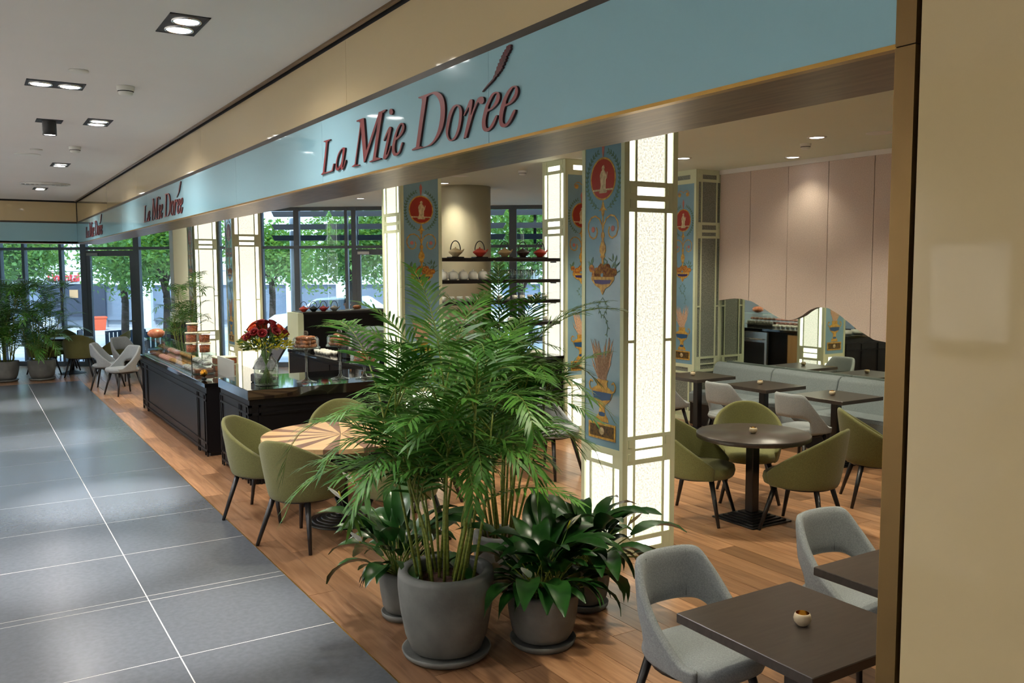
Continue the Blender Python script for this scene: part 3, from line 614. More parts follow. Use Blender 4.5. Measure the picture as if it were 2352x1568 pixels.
# horizontal bands of a backlit face
SEG = [(.14, .69, 'p'), (.727, .793, 's'), (.81, .876, 's'), (.906, 2.556, 'p'), (2.588, 2.638, 's'), (2.676, 2.739, 's'), (2.777, 3.33, 'p'), (3.37, 3.43, 's'), (.048, .105, 's')]
cx0, cx1, sx0, sx1 = .133, HW, .153, .208
cmesh = {}
def face_meshes():
    fr = MB(); C2 = -HW
    def bar(x0, x1, z0, z1, d=.0): fr.box(x0, C2 - d, z0, x1, C2 + .03, z1)
    zs = [0, .048, .105, .14, .69, .727, .793, .81, .876, .906, 2.556, 2.588, 2.638, 2.676, 2.739, 2.777, 3.33, 3.37, 3.43, 3.499]
    bar(-HW, -sx1, 0, 3.499); bar(sx1, HW, 0, 3.499)            # stiles
    for a in (-1, 1): 
        x0, x1 = sorted((a * cx0, a * sx0)); bar(x0, x1, 0, 3.499, -.002)
    solid = [(0, .048), (.105, .14), (.69, .727), (.793, .81), (.876, .906), (2.556, 2.588), (2.638, 2.676), (2.739, 2.777), (3.33, 3.37), (3.43, 3.499)]
    for z0, z1 in solid: bar(-cx0, cx0, z0, z1, -.001)
    for z0, z1 in ((0, .14), (.69, .906), (2.556, 2.777), (3.33, 3.499)):
        for a in (-1, 1):
            x0, x1 = sorted((a * sx0, a * sx1)); bar(x0, x1, z0, z1, -.001)
            if z1 - z0 > .15:
                for zc in ((z0 + z1) / 2 - .052, (z0 + z1) / 2 + .052): fr.box(x0 + .008, C2 - .004, zc - .03, x1 - .008, C2 + .01, zc + .03)
    for a in (-1, 1):                                             # small clips on the narrow strips
        fr.box(a * (sx0 - .006), C2 + .0, 1.60, a * (sx1 + .004), C2 + .028, 1.622)
    cmesh['frame'] = fr.mesh('frame')
    for k, (z0, z1, t) in enumerate(SEG): cmesh['c%d' % k] = MB().box(-cx0, -HW + .012, z0, cx0, -HW + .02, z1).mesh('glass_pane')
    for k, (z0, z1, t) in enumerate(SEG):
        if t == 'p': cmesh['s%d' % k] = MB().box(sx0, -HW + .012, z0, sx1, -HW + .02, z1).mesh('side_pane'); cmesh['t%d' % k] = MB().box(-sx1, -HW + .012, z0, -sx0, -HW + .02, z1).mesh('side_pane')
    af = MB()
    def abar(x0, x1, z0, z1, d=0): af.box(x0, C2 - d, z0, x1, C2 + .03, z1)
    abar(-HW, -.215, 0, 3.499); abar(.215, HW, 0, 3.499)
    for z0, z1 in ((0, .048), (.105, .14), (.66, .69), (.75, .80), (3.31, 3.37), (3.43, 3.499)): abar(-.215, .215, z0, z1, -.001)
    for a in (-1, 1):
        x0, x1 = sorted((a * cx0, a * sx0)); abar(x0, x1, .14, .66, -.002)
        x0, x1 = sorted((a * cx0, a * .215)); abar(x0, x1, .69, .75, -.002); abar(x0, x1, 3.37, 3.43, -.002); abar(x0, x1, .048, .105, -.002)
    cmesh['aframe'] = af.mesh('frame')
    cmesh['apanel'] = MB().box(-.215, -HW + .006, .80, .215, -HW + .014, 3.31).mesh('art_panel')
    cmesh['ap0'] = MB().box(-cx0, -HW + .012, .14, cx0, -HW + .02, .66).mesh('glass_pane')
    cmesh['ap1'] = MB().box(-cx0, -HW + .012, .69, cx0, -HW + .02, .75).mesh('glass_pane')
    cmesh['ap2'] = MB().box(-cx0, -HW + .012, 3.37, cx0, -HW + .02, 3.43).mesh('glass_pane')
    cmesh['ap3'] = MB().box(sx0, -HW + .012, .14, sx1, -HW + .02, .66).mesh('side_pane')
    cmesh['ap4'] = MB().box(-sx1, -HW + .012, .14, -sx0, -HW + .02, .66).mesh('side_pane')
    cmesh['core'] = MB().box(-HW + .022, -HW + .022, 0, HW - .022, HW - .022, 3.499).mesh('core')
face_meshes()
dimcache = {}
def pane(key, dim, parent, rz):
    me = cmesh[key]; m_ = m_dimglass if dim else (m_strip if key[0] in 'st' or key in ('ap3', 'ap4', 'ap1', 'ap2') or (key[0] == 'c' and SEG[int(key[1:])][2] == 's') else m_lit)
    k = (key, dim)
    if k not in dimcache:
        me2 = me.copy(); me2.materials.clear(); me2.materials.append(m_); dimcache[k] = me2
    return mobj('side_pane' if 'side' in me.name else 'glass_pane', dimcache[k], [], parent, (0, 0, 0), rz)
ROT = {'-Y': 0, '+X': PI / 2, '+Y': PI, '-X': -PI / 2}
def column(x, y, faces, lab, dim=False, lab_part=None):
    t = thing('decorated_column', lab, 'column', (x + HW, y + HW, 0), 0, 'square columns with backlit glass and painted panels')
    mobj('core', cmesh['core'], m_sage, t)
    for f, kind in faces.items():
        rz = ROT[f]
        if kind == 'art':
            mobj('frame', cmesh['aframe'], m_sage, t, (0, 0, 0), rz)
            p = mobj('art_panel', cmesh['apanel'], m_art, t, (0, 0, 0), rz); p['label'] = 'blue painted panel with medallion, basket and urn'
            for nm, me, m_ in ART: mobj(nm, me, m_, p, (0, -HW + .006, 0))
            for k in ('ap0', 'ap1', 'ap2', 'ap3', 'ap4'): pane(k, dim, t, rz)
        else:
            mobj('frame', cmesh['frame'], m_sage, t, (0, 0, 0), rz)
            for k, (a, b, c) in enumerate(SEG):
                pane('c%d' % k, dim, t, rz)
                if c == 'p': pane('s%d' % k, dim, t, rz); pane('t%d' % k, dim, t, rz)
    return t
F_A = {'-X': 'art', '-Y': 'lit', '+X': 'art', '+Y': 'lit'}
F_B = {'-X': 'lit', '-Y': 'art', '+X': 'lit', '+Y': 'art'}
column(4.05, 4.98, F_A, 'nearest brightly lit column, its whole height visible behind the palms')
column(4.126, 8.97, F_B, 'lit column at the left end of the tea shelves with blue panel on its right side')
column(6.36, 8.97, F_B, 'lit column at the right end of the tea shelves, half hidden by the nearest column')
column(8.58, 9.0, F_A, 'unlit column with grey crinkled glass at the corner of the pink wall', dim=True)
column(4.05, 15.9, F_A, 'far lit column behind the flower vase')
column(3.95, 18.62, F_A, 'farthest lit column behind the thin bamboo palm')

# ================================================================== SEATING
def shell_mesh(name, tmax, nt, fr, zt, z0, rb, rt_, hole=None, front=0, sq=1):
    mb = MB(); V = []; n = 2 * nt + 1
    for i in range(n):
        th = (i - nt) / nt * tmax; f = abs(th) / tmax; ztop = zt(f)
        for q in fr:
            z = z0 + (ztop - z0) * q; v = (z - z0) / .42
            r = rb + (rt_ - rb) * min(1.05, v) ** .75
            x = -r * math.copysign(abs(math.cos(th)) ** sq, math.cos(th)); y = r * math.copysign(abs(math.sin(th)) ** sq, math.sin(th)) * .98
            V.append((x + front * f * f * .10, y, z))
    k = len(fr); F = []
    for i in range(n - 1):
        th = (i + .5 - nt) / nt * tmax
        for j in range(k - 1):
            if hole and hole[0] <= j < hole[1] and abs(th) < hole[2]: continue
            F.append((i * k + j, (i + 1) * k + j, (i + 1) * k + j + 1, i * k + j + 1))
    mb.add(V, F, 0, True)
    return mb
def cushion(rx, ry, z0, z1, xo=0, n=28, pw=2.6):
    mb = MB(); rs = []
    for q, z in ((.80, z0), (.96, z0 + .008), (1, (z0 + z1) / 2), (.975, z1 - .014), (.90, z1 - .003), (.5, z1 + .006), (.02, z1 + .009)):
        ring = []
        for i in range(n):
            a = 2 * PI * i / n; c, s_ = math.cos(a), math.sin(a)
            ring.append((xo + q * rx * math.copysign(abs(c) ** (2 / pw), c), q * ry * math.copysign(abs(s_) ** (2 / pw), s_), z))
        rs.append(ring)
    return mb.rings(rs, smooth=True)
def legs(parent, top, foot, zt, r0=.022, r1=.013, m_=m_leg):
    for sx, sy in ((1, 1), (1, -1), (-1, 1), (-1, -1)):
        MB().tube([(sx * top, sy * top, zt), (sx * foot, sy * foot, 0)], [r0, r1], 8).build('leg', m_, parent)
def bucket_chair():
    t = thing('bucket_chair', 'x', 'chair')
    zt = lambda f: .865 - .385 * (max(0, f - .10) / .90) ** 1.3
    o = shell_mesh('shell', R(126), 14, (0, .12, .4, .7, .93, 1), zt, .375, .258, .335, front=.5).build('shell', m_green, t)
    baked(o, [('SOLIDIFY', dict(thickness=.036, offset=0)), ('SUBSURF', dict(levels=1, render_levels=1))])
    for p in o.data.polygons: p.use_smooth = True
    cushion(.285, .262, .375, .475, .03).build('seat', m_green, t)
    MB().lathe([(.20, .355), (.235, .362), (.24, .385), (.2, .385)], 24).build('seat_pan', m_leg, t)
    legs(t, .170, .262, .37, .024, .014); return t
def cutout_chair():
    t = thing('cutout_chair', 'x', 'chair')
    zt = lambda f: .84 - .37 * min(1, max(0, f - .34) / .52) ** 1.1
    o = shell_mesh('shell', R(118), 14, (0, .10, .40, .6, .85, 1), zt, .41, .225, .262, hole=(1, 2, R(62)), front=.8, sq=.78).build('shell', m_grey, t)
    baked(o, [('SOLIDIFY', dict(thickness=.042, offset=0)), ('SUBSURF', dict(levels=1, render_levels=1))])
    for p in o.data.polygons: p.use_smooth = True
    o['label'] = 'wraparound back with an open slot above the seat'
    for s in (-1, 1):
        pts = []
        for q in (.46, .6, .8, .97):
            th = s * R(26); z = .41 + .42 * q; r = .225 + .037 * ((z - .41) / .42) ** .75 - .0222
            pts.append((-r * math.cos(th) ** .78, r * s * math.sin(abs(th)) ** .78 * .98, z))
        MB().tube(pts, .0022, 5).build('seam', m_seam, o)
    cushion(.25, .235, .395, .475, .03, pw=3).build('seat', m_grey, t)
    MB().lathe([(.19, .372), (.215, .38), (.215, .40), (.19, .40)], 24).build('seat_pan', m_leg, t)
    legs(t, .155, .235, .385); return t
bc = bucket_chair(); cc = cutout_chair(); ub = []; uc = []
def green(x, y, a, lab, grp='olive bucket chairs'): return place(bc, ub, (x, y, 0), R(a), lab, grp)
def grey(x, y, a, lab, grp='grey cut-out back chairs', s=None): return place(cc, uc, (x, y, 0), R(a), lab, grp, s)
green(2.20, 6.66, 32, 'olive bucket chair nearest the passage, its back to the viewer, at the sunburst table')
green(2.16, 7.62, -42, 'olive bucket chair between the sunburst table and the black counter corner')
green(3.02, 7.98, -112, 'olive bucket chair on the far side of the sunburst table before the black counter')
green(2.86, 6.25, 106, 'olive bucket chair at the sunburst table half covered by palm leaves')
green(3.50, 7.22, 190, 'olive bucket chair at the sunburst table hidden behind the palm')
green(5.78, 4.77, 110, 'olive bucket chair right of the dark round table with its back towards us')
green(5.30, 5.50, -60, 'pale-lit olive bucket chair left of the dark round table, partly behind the lit column')
green(6.15, 5.72, 228, 'olive bucket chair behind the dark round table facing us')
green(7.00, 4.95, -42, 'olive bucket chair by the bronze jamb at the second round table')
green(1.92, 19.75, 75, 'olive bucket chair at the far round table with its back to the passage')
green(2.62, 20.35, 160, 'olive bucket chair right of the far round table below the exit door')
green(1.75, 21.15, -88, 'olive bucket chair behind the far round table against the glass')
green(1.30, 20.45, 10, 'olive bucket chair left of the far round table behind the potted palm')
grey(2.72, 2.80, -90, 'grey cut-out chair at the nearest square table in the foreground')
grey(3.87, 2.86, -90, 'grey cut-out chair at the second square table next to the bronze jamb')
grey(7.52, 7.28, 0, 'grey cut-out chair at the middle banquette table')
grey(7.50, 6.22, 0, 'grey cut-out chair at the banquette table nearest the jamb')
grey(7.45, 8.32, 0, 'grey cut-out chair at the last banquette table, beside the lit column')
grey(2.26, 16.42, 200, 'nearest of the grey chairs beyond the pastry counter, facing the counter')
grey(2.12, 17.35, -20, 'grey cut-out chair at the wood floor edge behind the nearest far one')
grey(2.62, 18.55, -60, 'rearmost grey cut-out chair beyond the pastry counter')
grey(5.12, 7.50, -70, 'grey chair seen between the palm leaves and the nearest lit column', s=1.06)
# tables
def pedestal_square(t, hw):
    b = MB()
    for k in range(6):
        s = hw * (1 - .13 * k); b.box(-s, -s, .012 * k, s, s, .012 * (k + 1), bev=.004)
    b.build('base', m_iron, t); MB().box(-.042, -.042, .07, .042, .042, .715, bev=.006).build('column', m_leg, t)
def square_table(x, y, lab, hx=.34, hy=.34):
    t = thing('square_table', lab, 'table', (x, y, 0), 0, 'square dark-topped tables')
    MB().box(-hx, -hy, .71, hx, hy, .75, bev=.003).build('table_top', m_wenge, t); pedestal_square(t, .22)
square_table(2.735, 2.255, 'dark square table in the foreground with a gold-lined candle bowl')
square_table(3.655, 2.325, 'dark square table cut by the bronze jamb, behind the foreground table')
square_table(8.06, 7.26, 'square table in the middle of the banquette')
square_table(8.05, 6.22, 'square table of the banquette nearest the jamb')
square_table(8.06, 8.38, 'square table at the column end of the banquette')
def round_table(x, y, r, lab, m_, base='sq'):
    t = thing('round_table', lab, 'table', (x, y, 0), 0, None)
    MB().lathe([(r - .006, .71), (r, .714), (r, .745), (r - .005, .75), (.001, .75)], 56).build('table_top', m_, t)
    if base == 'sq': pedestal_square(t, .235)
    else:
        b = MB()
        for k in range(6): b.lathe([(.27 - .04 * k, .011 * k), (.272 - .04 * k, .011 * k + .006), (.26 - .04 * k, .011 * (k + 1))], 40)
        b.build('base', m_iron, t); MB().lathe([(.045, .06), (.045, .715)], 24).build('column', m_leg, t)
    return t
round_table(5.63, 5.18, .475, 'dark round table with four olive chairs behind the lit column', m_wenge)
round_table(7.72, 4.40, .475, 'second round table mostly hidden by the bronze jamb', m_wenge)
round_table(1.82, 20.4, .42, 'far round table beside the potted palms at the glass front', m_wenge, 'rd')
# sunburst table: alternating light and dark wedges
sb = thing('sunburst_table', 'round table with a sunburst of light and dark wood wedges', 'table', (2.66, 7.05, 0))
w1 = wood('maple_wedge', S(226, 188, 140), S(206, 166, 118), .3, 'X', .12); w2 = wood('walnut_wedge', S(150, 112, 88), S(126, 92, 72), .3, 'X', .2)
NW = 26
for k in range(NW):
    a0, a1 = 2 * PI * k / NW, 2 * PI * (k + 1) / NW
    if k % 2: a0 += .03; a1 -= .03
    else: a0 -= .03; a1 += .03
    a0 += .0015; a1 -= .0015; r = .66
    pts = [(.004 * math.cos((a0 + a1) / 2), .004 * math.sin((a0 + a1) / 2))] + [(r * math.cos(a0 + (a1 - a0) * i / 3), r * math.sin(a0 + (a1 - a0) * i / 3)) for i in range(4)]
    MB().poly(pts, .712, .75).build('wedge', w2 if k % 2 else w1, sb)
b = MB()
for k in range(7): b.lathe([(.30 - .04 * k, .011 * k), (.302 - .04 * k, .011 * k + .006), (.29 - .04 * k, .011 * (k + 1))], 48)
b.build('base', m_iron, sb); MB().lathe([(.05, .07), (.05, .712)], 24).build('column', m_leg, sb)
MB().lathe([(.001, .695), (.2, .695), (.2, .711), (.001, .711)], 32).build('top_plate', m_iron, sb)
# candle bowls
m_bowl = mat('cream_ceramic', S(214, 196, 164), .35, noise=.3, nscale=30); m_goldin = mat('gold_lining', S(200, 140, 50), .22, metal=1, noise=.4, nscale=40)
def candle(x, y, lab, z=.75):
    t = thing('candle_bowl', lab, 'candle holder', (x, y, z), 0, 'candle bowls on the tables'); t.scale = (.8, .8, .8)
    MB().lathe([(.001, 0), (.022, 0), (.026, .004), (.040, .02), (.043, .034), (.040, .050), (.034, .062), (.0325, .062)], 28, cap=False).build('bowl', m_bowl, t)
    MB().lathe([(.0328, .0625), (.037, .05), (.039, .034), (.03, .014), (.001, .012)], 28, cap=False).build('gold_lining', m_goldin, t)
    MB().lathe([(.001, .032), (.018, .032), (.018, .014)], 16, cap=False).build('tea_light', m_white, t)
candle(2.73, 2.24, 'gold-lined candle bowl on the foreground square table')
candle(5.62, 5.17, 'candle bowl on the dark round table'); candle(8.06, 7.32, 'candle bowl on the middle banquette table')
candle(8.03, 6.26, 'candle bowl on the banquette table nearest the jamb'); candle(8.0, 8.41, 'candle bowl on the banquette table at the column end')
candle(1.86, 20.35, 'pinkish candle bowl on the far round table')
# banquette
m_bench = mat('grey_bench_upholstery', S(134, 144, 148), .8, noise=.5, nscale=120, col2=S(116, 126, 130), bump=.3, bscale=300)
bn = thing('banquette', 'long grey upholstered banquette under the mirror', 'bench', (8.4, 0, 0))
ys = [8.93, 7.88, 6.85, 5.8, 4.75, 3.7, 2.65, 1.6]
for a, b_ in zip(ys[:-1], ys[1:]):
    MB().box(.0, b_ + .003, .30, .52, a - .003, .46, bev=.03).build('seat_cushion', m_bench, bn)
    q = MB(); pr = [(.40, .44), (.56, .44), (.64, .80), (.60, .835), (.54, .83), (.49, .79)]
    q.poly([(x, z) for x, z in pr], b_ + .004, a - .004, plane='XZ'); ob = q.build('back_cushion', m_bench, bn); baked(ob, [('BEVEL', dict(width=.018, segments=2))])
MB().box(.05, 1.6, 0, .6, 8.93, .30).build('plinth', m_leg, bn); MB().box(.56, 1.6, .3, .66, 8.93, .81).build('back_board', m_sage, bn)
# ================================================================== COUNTERS AND BAR
def mould(mb, axis, c, a0, a1, zlist, splits, d=.012, w_=.022):
    """raised bars on a panel face; axis 'X' = face at x=c looking to -x, runs along y"""
    def bar(u0, u1, z0, z1):
        if axis == 'X': mb.box(c - d, u0, z0, c + .002, u1, z1)
        else: mb.box(u0, c - d, z0, u1, c + .002, z1)
    for z in zlist: bar(a0, a1, z, z + w_)
    for s in splits: bar(s, s + w_, 0.0, zlist[-1] + w_)
# pastry counter (low black counter along the passage)
ca = thing('pastry_counter', 'low black panelled counter under the glass pastry case', 'counter', (2.29, 10.33, 0))
MB().box(0, 0, .04, .85, 4.3, .80).build('body', m_counter, ca)
MB().box(.03, .03, 0, .82, 4.27, .04).build('plinth', m_black, ca)
q = MB(); mould(q, 'X', 0, 0, 4.3, [.05, .14, .64, .71], [0, .10, .40, .46, 3.84, 3.9, 4.2, 4.278]); q.build('panel_moulding', m_counter, ca)
MB().box(-.022, -.012, .80, .86, 4.32, .85, bev=.003).build('worktop', m_slab, ca)
# service counter
cb = thing('service_counter', 'black panelled service counter with a polished stone top', 'counter', (2.335, 8.70, 0))
MB().box(0, 0, .04, 1.68, 1.15, .86).build('body', m_counter, cb)
MB().box(.03, .03, 0, 1.65, 1.12, .04).build('plinth', m_black, cb)
q = MB(); mould(q, 'X', 0, 0, 1.15, [.05, .14, .70, .78], [0, .09, .30, .36, 1.06, 1.128]); q.build('panel_moulding', m_counter, cb)
q = MB(); mould(q, 'Y', 0, 0, 1.68, [.05, .14, .70, .78], [0, .09, .82, 1.5, 1.658]); q.build('panel_moulding', m_counter, cb)
MB().box(-.02, -.03, .86, 1.70, 1.17, .96, bev=.003).build('worktop', m_slab, cb)
# glass pastry case
gc = thing('pastry_case', 'long clear glass case full of packed pastries on the low counter', 'display case', (2.33, 11.25, .85))
L_ = 3.38
MB().box(0, 0, .0, .006, L_, .24).build('front_glass', m_case, gc)
MB().box(0, -.006, 0, .30, 0, .24).build('end_glass', m_case, gc); MB().box(0, L_, 0, .30, L_ + .006, .24).build('end_glass', m_case, gc)
MB().box(-.004, -.006, .24, .31, L_ + .006, .25).build('top_glass', glass('case_top_glass', (.86, .96, .94, 1), .2, 0, .4), gc)
MB().box(-.006, -.010, 0, .004, -.004, .24).build('corner_post', m_black, gc); MB().box(-.012, -.012, 0, .002, L_, .014).build('bottom_channel', m_steel, gc)
MB().box(.03, .06, .002, .29, L_ - .05, .012).build('tray_board', m_steel, gc)
MB().box(.13, .06, .09, .29, L_ - .05, .098).build('upper_shelf', m_glass, gc)
fz = MB().box(0, 0, 0, .012, .78, .23).build('frosted_screen', frosted('frosted_screen_glass', S(196, 198, 190), .75), None, (2.635, 10.46, .85)); 
tag(fz, 'frosted textured glass screen at the end of the pastry case', 'screen')
# pastries inside: individually counted
pm = [mat('pastry_pink', S(222, 150, 138), .6, noise=.5, nscale=40), mat('pastry_golden', S(208, 152, 88), .6, noise=.7, nscale=40, col2=S(170, 110, 56)), mat('pastry_wrapped', S(196, 186, 184), .25, noise=.6, nscale=30, col2=S(150, 132, 128)), mat('pastry_brown', S(120, 70, 46), .6, noise=.6, nscale=40), mat('pastry_teal_box', S(150, 176, 172), .5, noise=.2)]
rl = random.Random(8)
bun = MB().lathe([(.001, 0), (.040, .001), (.052, .012), (.053, .026), (.045, .042), (.026, .053), (.001, .056)], 12).mesh('bun')
twist = MB(); 
for k in range(4): twist.ball((0, -.048 + .032 * k, .03), .034 - .003 * abs(k - 1.5), 8, sz=.85)
twist = twist.mesh('twist')
bunm = {}
def pastry(kind, mi, x, y, z, rz, lab):
    key = (kind, mi)
    if key not in bunm:
        me = (bun if kind == 'b' else twist).copy(); me.materials.clear(); me.materials.append(pm[mi]); bunm[key] = me
    o = mobj('pastry', bunm[key], [], None, (x, y, z), rz); tag(o, lab, 'pastry', 'pastries in the glass case: ' + lab)
zones = [(11.34, 12.1, 2, 'b', 'bag-wrapped bun in the near part of the pastry case'), (12.1, 13.0, 1, 't', 'golden twisted pastry in the middle of the pastry case'), (13.0, 13.75, 0, 'b', 'pink iced bun in the far half of the pastry case'), (13.75, 14.5, 3, 'b', 'brown-topped bun at the far end of the pastry case')]
for y0, y1, mi, kd, lab in zones:
    y = y0 + .05
    while y < y1 - .02:
        for x in (2.42, 2.525): pastry(kd, mi, x, y, .862, rl.uniform(-.4, .4), lab)
        for x in (2.545,): pastry(kd, mi, x, y, .948, rl.uniform(-.4, .4), lab + ', upper shelf')
        y += .125
wb = MB().box(0, 0, 0, .22, .16, .05, bev=.006).build('cake_board', pm[3], None, (2.38, 11.29, .862)); tag(wb, 'brown cake board at the near end of the pastry case', 'board')
# jars stacked on the case
m_tub = glass('clear_tub', (.98, .96, .94, 1), .15, 0, .4); m_lid = mat('cream_lid', S(236, 226, 190), .4, noise=.1)
snack = mat('orange_snack', S(196, 110, 60), .7, noise=1, nscale=60, col2=S(120, 60, 36), bump=.8, bscale=80)
def tub(x, y, z, lab, r=.068, h=.115):
    t = thing('snack_tub', lab, 'tub', (x, y, z), 0, 'snack tubs stacked on the pastry case')
    MB().lathe([(.001, .001), (r, .001), (r + .004, h)], 24, cap=False).build('tub', m_tub, t)
    MB().lathe([(.001, .004), (r - .005, .004), (r - .003, h * .8), (.001, h * .86)], 20, cap=False).build('snacks', snack, t)
    MB().lathe([(.001, h + .014), (r + .006, h + .014), (r + .009, h + .008), (r + .009, h - .002), (.001, h - .002)], 24, cap=False).build('lid', m_lid, t)
tub(2.41, 11.62, 1.101, 'left lower clear snack tub on the pastry case'); tub(2.55, 11.52, 1.101, 'right lower clear snack tub on the pastry case')
tub(2.41, 11.62, 1.231, 'left clear snack tub in the second layer on the pastry case'); tub(2.55, 11.52, 1.231, 'right clear snack tub in the second layer on the pastry case')
tub(2.43, 11.64, 1.361, 'single clear snack tub topmost of the stack on the pastry case', .066, .10)
# bag of crisps/pastry at far end of case
bg_ = MB().ball((0, 0, .075), .13, 14, sz=.58); o = bg_.build('wrapped_loaf', mat('wrapped_loaf_film', S(222, 150, 112), .2, noise=.8, nscale=20, col2=S(190, 108, 76), bump=.6, bscale=30), None, (2.46, 14.35, 1.101)); tag(o, 'film-wrapped orange loaf on the far end of the pastry case', 'loaf')
# gold ball ornament
t = thing('gold_ornament', 'small round gold ornament on the low counter end', 'ornament', (2.37, 10.80, .85))
MB().ball((0, 0, .07), .045, 16).build('ball', m_goldin, t); MB().lathe([(.001, 0), (.035, 0), (.02, .02), (.012, .03)], 16).build('foot', m_black, t)
# white-lidded boxes behind the screen and till
for k, (x, y, z, l) in enumerate(((2.80, 11.62, .85, 'lower'), (2.81, 11.60, .94, 'upper'))):
    t = thing('lidded_box', l + ' cream-lidded food box in the stack behind the frosted screen', 'box', (x, y, z), .05 * k, 'lidded food boxes')
    MB().box(-.13, -.10, 0, .13, .10, .07, bev=.006).build('box', snack, t); MB().box(-.137, -.107, .07, .137, .107, .088, bev=.004).build('lid', m_lid, t)
t = thing('till_terminal', 'black till screen on a slanted stand behind the flower vase', 'till', (2.75, 9.55, .96), R(20))
MB().box(-.11, -.09, 0, .11, .09, .02, bev=.006).build('base', m_black, t)
MB().poly([(-.09, .02), (-.03, .02), (.10, .26), (.06, .28)], -.02, .02, plane='XZ').build('arm', m_black, t)
MB().poly([(-.05, .10), (-.03, .09), (.16, .33), (.14, .345)], -.17, .17, plane='XZ').build('screen', m_black, t)
t = thing('receipt_printer', 'black receipt printer beside the till', 'printer', (2.62, 9.25, .96), R(10))
MB().box(-.08, -.1, 0, .08, .1, .09, bev=.01).build('body', m_black, t); MB().box(-.03, -.06, .09, .02, .06, .094).build('paper_slot', m_white, t)
# ---- flowers
m_stemg = mat('flower_stem', S(92, 130, 60), .5, noise=.5); m_rose = mat('dark_red_rose', S(150, 16, 22), .6, noise=.7, nscale=50, col2=S(90, 6, 14)); m_rose2 = mat('orange_rose', S(226, 96, 46), .6, noise=.6, nscale=50, col2=S(190, 60, 30))
m_yel = mat('yellow_filler', S(206, 188, 30), .6, noise=.5, nscale=40, col2=S(140, 150, 26)); m_fleaf = mat('bouquet_leaf', S(86, 112, 36), .5, noise=.8, nscale=20, col2=S(50, 80, 26))
fv = thing('flower_vase', 'glass vase of red and orange roses with yellow filler on the counter', 'flower vase', (2.60, 9.0, .96))
MB().lathe([(.11, 0), (.123, .012), (.125, .20), (.112, .25), (.082, .285), (.080, .30)], 32, cap=False).build('vase', m_glass, fv)
MB().lathe([(.001, .008), (.116, .008), (.119, .16), (.001, .162)], 28, cap=False).build('water', glass('vase_water', (.90, .93, .86, 1), .12, 0, .4), fv)
MB().lathe([(.001, .002), (.118, .002), (.118, .014), (.001, .016)], 28, cap=False).build('thick_base', glass('vase_base', (.8, .84, .78, 1), .3, 0, .7), fv)
rf = random.Random(21)
def rose_mesh(m_):
    b = MB()
    for k in range(3):
        n = 5 + k; R0 = .014 + .009 * k
        for i in range(n):
            a = 2 * PI * (i + .4 * k) / n; w_ = .75 * 2 * PI / n
            rs = []
            for z, r in ((0, .006), (.018, R0 * 1.15), (.036, R0), (.044 - .003 * k, R0 * 1.22)):
                rs.append([(r * math.cos(a + w_ * q), r * math.sin(a + w_ * q), z) for q in (-.9, -.3, .3, .9)])
            b.rings(rs, cap=False, smooth=True, closed=False)
    b.ball((0, 0, .026), .013, 6)
    me = b.mesh('rose'); me.materials.append(m_); return me
rm = [rose_mesh(m_rose), rose_mesh(m_rose2)]
heads = []
for k in range(22):
    for tr in range(40):
        a = rf.random() * 2 * PI; rr_ = .215 * math.sqrt(rf.random()); x, y = rr_ * math.cos(a), rr_ * math.sin(a)
        z = .62 - .16 * (rr_ / .215) ** 2 + rf.uniform(-.015, .02)
        if all((x - q[0]) ** 2 + (y - q[1]) ** 2 > .052 ** 2 for q in heads): break
    heads.append((x, y, z))
    o = mobj('rose', rm[1 if k % 4 == 1 else 0], [], fv, (x, y, z)); n = Vector((x * 1.6, y * 1.6, .22)).normalized(); o.rotation_euler = n.to_track_quat('Z', 'Y').to_euler(); o.scale = (1.25,) * 3
    MB().tube([(x, y, z), (x * .5, y * .5, .42), (x * .18, y * .18, .29), (-x * .35, -y * .35, .02)], .0032, 5).build('stem', m_stemg, fv)
fl = MB(); lf = MB()
for k in range(420):
    a = rf.random() * 2 * PI; q = rf.random(); r0 = .05 + .19 * q; z = .34 + .20 * (1 - abs(q - .4)) * rf.random() + .03
    c = Vector((r0 * math.cos(a), r0 * math.sin(a), z)); d = Vector((math.cos(a + rf.uniform(-.6, .6)), math.sin(a + rf.uniform(-.6, .6)), rf.uniform(-.3, .9))).normalized()
    s = d.cross(Vector((rf.random(), rf.random(), rf.random()))).normalized(); ln = rf.uniform(.04, .085); yel = math.cos(a - R(-60)) > .1 or rf.random() < .2
    tgt = fl if yel and q > .35 else lf; wd = .009 if tgt is fl else .016
    tgt.add([c, c + d * ln * .5 + s * wd, c + d * ln, c + d * ln * .5 - s * wd], [(0, 1, 2, 3)])
tag(fl.build('yellow_filler', m_yel, fv), kind='stuff'); tag(lf.build('foliage', m_fleaf, fv), kind='stuff')
# ---- glass cake stands
m_cookie = mat('brown_cookie', S(178, 110, 62), .7, noise=.7, nscale=40, col2=S(130, 74, 40), bump=.4)
def cake_stand(x, y, h, lab, r=.135, dome=.12):
    t = thing('cake_stand', lab, 'cake stand', (x, y, .96), 0, 'glass cake stands on the service counter')
    MB().lathe([(.001, .002), (.105, .002), (.107, .006), (.03, .028), (.014, .06), (.011, h * .5), (.014, h - .03), (.04, h - .008), (r + .012, h - .004), (r + .014, h + .016), (r + .008, h + .016), (r + .004, h + .002), (.001, h + .002)], 32, cap=False).build('stand', m_glass, t)
    MB().lathe([(r - .004, h + .004), (r, h + .01), (r, h + dome * .8), (r - .018, h + dome), (.02, h + dome + .008), (.016, h + dome + .014)], 32, cap=False).build('dome', m_glass, t)
    MB().ball((0, 0, h + dome + .038), .028, 14).build('dome_knob', m_glass, t)
    return t
ck = MB().lathe([(.014, .022), (.02, .006), (.032, .0), (.043, .008), (.047, .020), (.042, .034), (.03, .040), (.02, .035), (.014, .022)], 16, cap=False).mesh('cookie')
